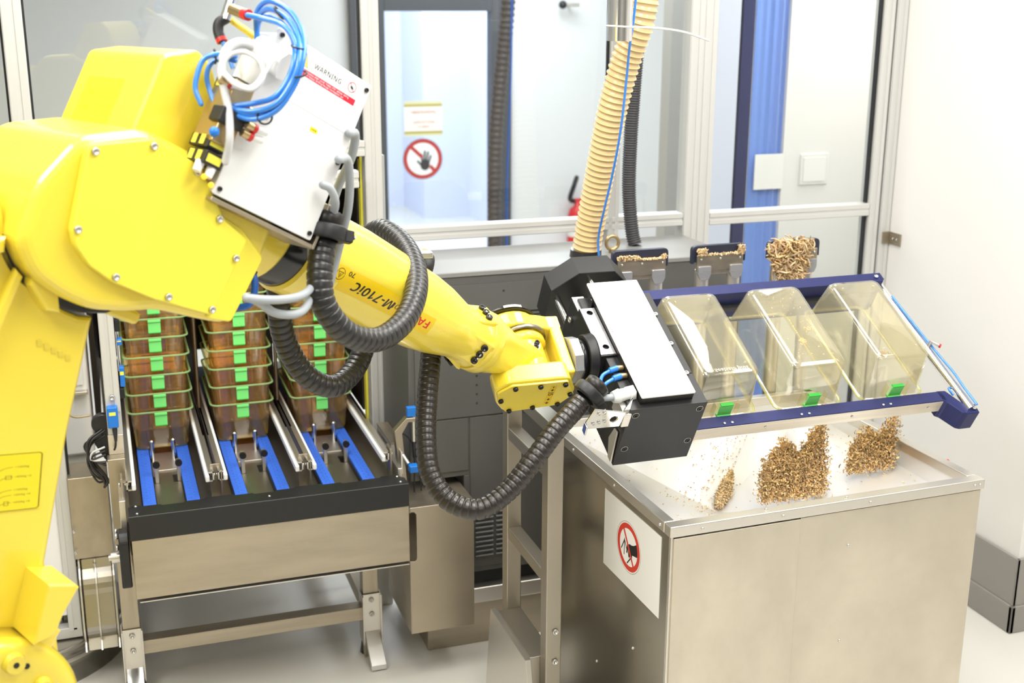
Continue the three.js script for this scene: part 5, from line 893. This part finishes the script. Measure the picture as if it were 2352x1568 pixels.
// corrugated dress-pack hoses: smooth bands with narrow grooves
const band = (r) => (p) => (p < 0.12 ? r * 0.90 : p < 0.25 ? r * 0.985 : r * (1.0 + 0.012 * Math.sin(p * Math.PI)));
{
  const h1 = thing('corrugated_hose', 'black corrugated cable hose looping in front of the forearm', 'hose', [0.5, 1.41, -2.3]);
  add(h1, 'hose_wall', hose([[0.392, 1.615, -2.256], [0.376, 1.552, -2.226], [0.380, 1.503, -2.216], [0.420, 1.443, -2.228], [0.488, 1.409, -2.272], [0.555, 1.421, -2.330], [0.606, 1.458, -2.412], [0.632, 1.496, -2.514], [0.628, 1.532, -2.625], [0.602, 1.545, -2.715], [0.580, 1.500, -2.785], [0.590, 1.44, -2.81]], 0.0155, band(0.0245), 8, 24), M.rubber);
  const h2 = thing('corrugated_hose', 'black corrugated cable hose sagging behind the forearm', 'hose', [0.45, 1.23, -2.56]);
  add(h2, 'hose_wall', hose([[0.342, 1.500, -2.526], [0.338, 1.416, -2.527], [0.354, 1.334, -2.542], [0.398, 1.259, -2.548], [0.453, 1.228, -2.565], [0.513, 1.248, -2.616], [0.552, 1.304, -2.663], [0.575, 1.352, -2.711], [0.588, 1.40, -2.76], [0.590, 1.44, -2.805]], 0.0155, band(0.0250), 8, 24), M.rubber);
  const h3 = thing('corrugated_hose', 'long brownish corrugated hose hanging in a loop to the gripper', 'hose', [0.76, 0.93, -2.47]);
  add(h3, 'hose_wall', hose([[0.728, 1.360, -2.735], [0.724, 1.316, -2.718], [0.708, 1.242, -2.679], [0.684, 1.152, -2.628], [0.667, 1.075, -2.578], [0.666, 1.004, -2.536], [0.699, 0.950, -2.498], [0.759, 0.931, -2.472], [0.830, 0.961, -2.479], [0.899, 1.022, -2.495], [0.969, 1.084, -2.522], [1.045, 1.140, -2.546]], 0.0155, band(0.0245), 8, 24), M.rubberBrown);
  // hose clamps: a split collar with lugs
  const clamp = (name, label, c, dir, parts) => {
    const fr = mat4(c, new THREE.Quaternion().setFromUnitVectors(V(0, 1, 0), V(...dir).normalize()));
    const t = thing(name, label, 'clamp', c);
    add(t, 'collar', merge([lathe([[0.026, -0.014], [0.036, -0.014], [0.040, -0.010], [0.040, 0.010], [0.036, 0.014], [0.026, 0.014]], 28), bx(0.030, 0.052, -0.012, 0.012, -0.014, 0.014, 0.003)]), M.black, fr);
    add(t, 'cap', lathe([[0.024, 0.014], [0.030, 0.016], [0.031, 0.034], [0.022, 0.040], [0.010, 0.040]], 12), M.blackBolt, fr);
    for (const z of [-0.007, 0.007]) bolt(t, BOLT.m5, M.bolt, [0.052, 0, z], [1, 0, 0], fr);
    return [t, fr];
  };
  clamp('hose_clamp', 'black hose clamp under the corner of the control box', [0.395, 1.632, -2.250], [0.25, 0.9, -0.3]);
  clamp('hose_clamp', 'black hose clamp below the elbow behind the conduits', [0.342, 1.508, -2.524], [0.02, 1, 0.05]);
  const [, fr3] = clamp('hose_clamp', 'black hose clamp beside the gripper cable glands', [1.060, 1.155, -2.548], [0.75, 0.62, -0.1]);
  const ec = thing('hose_clamp', 'chrome-banded hose clamp on top of the forearm', 'clamp', [0.688, 1.46, -2.63]);
  add(ec, 'collar', lathe([[0.027, -0.012], [0.034, -0.012], [0.036, 0], [0.034, 0.012], [0.027, 0.012]], 28), M.black, mat4([0.690, 1.462, -2.66], qz(70)));
  add(ec, 'lug', bx(0.672, 0.706, 1.486, 1.502, -2.665, -2.635, 0.003), M.bolt);
}

// ================================================================== GRIPPER
const GO = [1.481, 1.0442, -2.640], GR = mat4(GO, qx(29));   // local x along the rails, y out of the frame's plane, z towards the lower front rail
{
  const t = thing('cage_gripper', 'black gripper tool with white cover plate and navy rails holding three cages', 'gripper', GO);
  const G = (n, g, m, p = t, l) => add(p, n, g, m, GR, l);
  // main block, split by a fine seam, with counterbored screws
  const blk = G('main_block', merge([bx(-0.330, -0.125, -0.075, 0.126, -0.020, 0.080, 0.0015), bx(-0.330, -0.125, -0.075, 0.126, -0.320, -0.021, 0.0015)]), M.anodized);
  for (const [x, y] of [[-0.312, 0.106], [-0.142, 0.106], [-0.142, -0.010], [-0.312, -0.015]]) { const s = G('counterbore', lathe([[0.0085, 0.0004], [0.0092, 0.0004], [0.0092, 0.0012], [0.0085, 0.0012]], 20).rotateX(Math.PI / 2).translate(x, y, 0.080), M.steelClean, blk); bolt(blk, BOLT.m6, M.blackBolt, [x, y, 0.0765], [0, 0, 1], GR); }
  for (const z of [-0.235, -0.125, -0.02]) bolt(blk, BOLT.m6, M.bolt, [-0.142, 0.1255, z], [0, 1, 0], GR);
  G('side_plate', ext([[0.075, -0.068], [0.055, -0.068], [0.032, -0.02], [0.044, 0.025], [0.062, 0.03]].map(([z, y]) => [-z, y]), -0.336, -0.332, { bev: 0.0005 }).rotateY(Math.PI / 2), M.steelClean);
  // cover body and white plate
  const body = G('cover_body', bx(-0.300, -0.160, 0.120, 0.147, -0.345, 0.064, 0.002), M.anodized);
  const pl = G('cover_plate', ext([[-0.301, -0.066], [-0.159, -0.066], [-0.159, 0.347], [-0.301, 0.347]], 0.147, 0.152, { r: 0.004, bev: 0.0008 }).rotateX(-Math.PI / 2), M.plate);
  for (const [x, z] of [[-0.295, -0.338], [-0.167, -0.338], [-0.295, 0.056], [-0.166, 0.056], [-0.164, -0.19], [-0.295, -0.165]]) bolt(pl, BOLT.m4, M.bolt, [x, 0.1518, z], [0, 1, 0], GR);
  { const tx = canvas(128, 64, (g) => { g.fillStyle = '#7a5a20'; g.font = 'bold 34px sans-serif'; g.fillText('XFD', 30, 44); }, '#ece6d8'); const [lg, lm] = card(0.020, 0.009, tx, 0.0003); add(pl, 'plate_label', lg, lm, GR.clone().multiply(mat4([-0.226, 0.1524, -0.168], qx(-90)))); }
  add(body, 'air_filter', cyl(V(-0.306, 0.130, -0.295), V(-0.300, 0.130, -0.295), 0.014, 0.014, 24), M.blackGloss, GR);
  // adapter between flange and block
  const adp = G('flange_adapter', merge([ext([[-0.343, 0.10], [-0.288, 0.10], [-0.288, 0.275], [-0.343, 0.275]], -0.05, 0.132, { bev: 0.001, holes: [circleHole(-0.320, 0.255, 0.0085), circleHole(-0.320, 0.130, 0.0085)], cs: 8 }).rotateX(-Math.PI / 2), bx(-0.342, -0.306, -0.02, 0.118, -0.335, -0.275, 0.002)]), M.anodized);
  G('adapter_top', ext([[-0.342, 0.104], [-0.302, 0.104], [-0.302, 0.272], [-0.342, 0.272]], 0.132, 0.1335, { bev: 0.0003, holes: [circleHole(-0.320, 0.255, 0.0085), circleHole(-0.320, 0.130, 0.0085)], cs: 8 }).rotateX(-Math.PI / 2), M.anodizedPale, adp);
  G('adapter_top', bx(-0.341, -0.308, 0.1175, 0.1195, -0.333, -0.277, 0.0008), M.anodizedPale, adp);
  for (const [y, z] of [[0.07, -0.30], [-0.03, -0.11], [0.03, -0.11]]) bolt(adp, BOLT.m8, M.bolt, [-0.342, y, z], [-1, 0, 0], GR);
  // guided end block on two chrome rods
  const endPts = [[-0.263, 0.076], [-0.158, 0.075], [-0.105, 0.022], [-0.105, -0.100], [-0.158, -0.155], [-0.263, -0.155], [-0.333, -0.100], [-0.333, 0.018]];
  const eb = G('end_block', ext(endPts, -0.540, -0.470, { bev: 0.0015 }), M.anodized);
  for (const [x, y] of [[-0.312, -0.012], [-0.228, 0.050]]) G('guide_rod', cyl(V(x, y, -0.475), V(x, y, -0.318), 0.0105, 0.0105, 20), M.chrome);
  G('spindle', cyl(V(-0.228, -0.05, -0.475), V(-0.228, -0.05, -0.318), 0.016, 0.016, 20), M.black);
  // front rail with its steel strip and outrigger bracket
  const fr = G('front_rail', bx(-0.125, 0.655, -0.053, -0.011, 0.014, 0.049, 0.0015), M.navy);
  G('rail_strip', bx(-0.124, 0.650, -0.051, -0.0135, 0.049, 0.0505, 0.0005), M.tankSteel, fr);
  for (const x of [-0.02, 0.002, 0.205, 0.228, 0.455, 0.478]) bolt(fr, BOLT.m4, M.bolt, [x, -0.0112, 0.040], [0, 1, 0], GR);
  for (const x of [0.10, 0.36, 0.60]) bolt(fr, BOLT.m4, M.bolt, [x, -0.030, 0.0505], [0, 0, 1], GR);
  const br = G('end_bracket', ext([[0.640, -0.049], [0.650, -0.055], [0.676, -0.098], [0.688, -0.104], [0.726, -0.104], [0.730, -0.072], [0.705, -0.070], [0.694, -0.064], [0.668, -0.014], [0.640, -0.012]], -0.074, -0.011, { bev: 0.0015, r: 0.003 }).rotateX(-Math.PI / 2), M.navy);
  bolt(br, BOLT.m6, M.bolt, [0.716, -0.0112, 0.088], [0, 1, 0], GR);
  G('roller', cyl(V(0.700, -0.045, 0.096), V(0.733, -0.045, 0.096), 0.008, 0.008, 16), M.whitePlastic, br);
  // back rail pair
  const bk = G('back_rail', bx(-0.125, 0.690, -0.020, 0.022, -0.440, -0.402, 0.0015), M.navy);
  G('lower_back_rail', bx(-0.125, 0.680, -0.085, -0.035, -0.440, -0.395, 0.0015), M.navy);
  G('gripping_lip', bx(-0.10, 0.640, -0.033, -0.022, -0.405, -0.385, 0.001), M.black, bk);
  bolt(bk, BOLT.m6, M.bolt, [0.676, 0.022, -0.421], [0, 1, 0], GR);
  G('back_end_cap', ext([[0.690, 0.402], [0.700, 0.412], [0.700, 0.440], [0.690, 0.440]], -0.085, 0.022, { bev: 0.001 }).rotateX(-Math.PI / 2), M.navy, bk);
  // tie rod along the far end with its air line
  G('tie_rod', cyl(V(0.700, -0.012, -0.425), V(0.708, -0.012, 0.090), 0.0125, 0.0125, 24), M.chrome);
  G('rod_fitting', merge([cyl(V(0.706, 0.0, -0.145), V(0.706, 0.022, -0.145), 0.005, 0.005, 12), cyl(V(0.706, 0.018, -0.145), V(0.722, 0.018, -0.128), 0.0045, 0.0045, 12)]), M.bolt);
  G('fitting_ring', cyl(V(0.722, 0.018, -0.128), V(0.726, 0.018, -0.124), 0.006, 0.006, 12), M.red);
  G('air_line', tube([[0.700, 0.006, -0.35], [0.708, 0.004, -0.20], [0.714, 0.004, -0.10], [0.718, 0.006, -0.03], [0.718, 0.004, 0.02], [0.721, 0.002, 0.085]], 0.0035, 50, 8), M.blueTube);
  G('air_line', tube([[0.702, -0.02, 0.0], [0.688, -0.014, 0.005], [0.680, -0.008, 0.018], [0.684, -0.012, 0.03]], 0.0035, 30, 8), M.blueTube);
  // cable entries and hose bracket at the free corner
  const hb = G('hose_bracket', merge([ext([[-0.430, 0.152], [-0.345, 0.130], [-0.352, 0.082], [-0.446, 0.085], [-0.446, 0.10]], 0.084, 0.0875, { bev: 0.0006, holes: [circleHole(-0.372, 0.110, 0.012)] }), bx(-0.448, -0.444, 0.083, 0.112, 0.0875, 0.105, 0.001), ext([[-0.352, 0.082], [-0.345, 0.130], [-0.332, 0.165], [-0.328, 0.09]].map(([x, y]) => [x, y]), 0.074, 0.077, { bev: 0.0005 })]), M.chrome);
  for (const [x, y] of [[-0.416, 0.136], [-0.402, 0.137], [-0.424, 0.103], [-0.410, 0.105], [-0.396, 0.108]]) bolt(hb, BOLT.m5, M.bolt, [x, y, 0.0875], [0, 0, 1], GR);
  G('bracket_arm', bx(-0.346, -0.326, 0.075, 0.118, 0.02, 0.086, 0.002), M.steelClean, hb);
  G('cable_gland', merge([cyl(V(-0.318, 0.131, 0.030), V(-0.350, 0.131, 0.034), 0.0155, 0.0155, 10), cyl(V(-0.345, 0.131, 0.034), V(-0.362, 0.131, 0.036), 0.0185, 0.014, 8), cyl(V(-0.306, 0.131, 0.028), V(-0.320, 0.131, 0.030), 0.020, 0.020, 6)]), M.whitePlastic);
  G('cable', tube([[-0.358, 0.131, 0.036], [-0.385, 0.133, 0.038], [-0.410, 0.134, 0.036]], 0.0085, 16, 12), M.greyCable);
  for (const [z, y] of [[-0.028, 0.132], [-0.055, 0.132]]) {
    G('air_fitting', cyl(V(-0.302, y, z), V(-0.318, y, z), 0.0075, 0.0075, 8), M.brass); G('fitting_sleeve', cyl(V(-0.317, y, z), V(-0.338, y - 0.002, z + 0.004), 0.0080, 0.0075, 14), M.blueTube);
    G('air_line', tube([[-0.336, y - 0.002, z + 0.004], [-0.358, y - 0.004, z + 0.014], [-0.385, y, z * 0.4 + 0.022], [-0.412, y + 0.002, 0.030]], 0.0048, 24, 10), M.blueTube);
  }
}
// cages held upside down in the gripper
const font = await new FontLoader().loadAsync('fonts/droid/droid_serif_bold.typeface.json');
const clearCage = makeCage(true);
[['clear upturned cage with pad-printed base next to the white gripper plate'], ['clear upturned cage with clinging crumbs, held between two other cages'], ['clear upturned cage with wet bedding in one corner at the rail end']].forEach(([label], i) => {
  const o = clearCage.clone(); o.name = numbered('upturned_cage'); scene.add(o);
  const f = GR.clone().multiply(mat4([-0.003 + i * 0.2585, 0.104, -0.178], qz(180)));
  f.decompose(o.position, o.quaternion, o.scale);
  tag(o, label, 'cage', 'cages held upside down by the gripper');
  if (i === 0) {   // moulded lettering on the base, seen from outside as a mirror image
    const g = new TextGeometry('Sealsafe plus', { font, size: 0.0105, depth: 0.0008, curveSegments: 3, bevelEnabled: false }); g.computeBoundingBox(); const w = g.boundingBox.max.x;
    g.translate(-w / 2, 0, 0).applyMatrix4(new THREE.Matrix4().makeScale(-1, 1, 1)).rotateZ(Math.PI); { const ix = g.index; if (!ix) { const p = g.attributes.position.array, n = g.attributes.normal.array; for (let k = 0; k < p.length; k += 9) for (const arr of [p, n]) for (let q = 0; q < 3; q++) { const t = arr[k + 3 + q]; arr[k + 3 + q] = arr[k + 6 + q]; arr[k + 6 + q] = t; } } }
    add(o, 'moulded_lettering', g, M.mould, GR.clone().multiply(mat4([0.0, 0.1046, -0.045], qx(-90))));
  }
});
{
  const inG = (x, y, z) => { const v = V(x, y, z).applyMatrix4(GR); return [v.x, v.y, v.z]; };
  flakes('clinging_crumbs', 'bedding crumbs clinging inside the middle upturned cage', 'bedding', 420, () => { const s = rnd(); const [x, z] = s < 0.6 ? [0.246 + gauss() * 0.014, -0.115 + gauss() * 0.014] : s < 0.8 ? [0.285 + gauss() * 0.02, -0.16 + gauss() * 0.012] : [0.2585 + rr(-0.06, 0.06), rr(-0.30, -0.05)]; return { p: inG(x, 0.1015, z), s: 0.6, flat: true }; }, M.beddingPale);
  flakes('clinging_crumbs', 'wet bedding clump in the corner of the end cage', 'bedding', 260, () => ({ p: inG(0.452 + Math.abs(gauss()) * 0.034, 0.094 + rr(-0.004, 0.006), -0.048 + gauss() * 0.010), s: 0.6 }), M.bedding);
}

scene.traverse((o) => { if (o.isMesh) { o.castShadow = true; o.receiveShadow = true; } });
renderer.render(scene, camera);
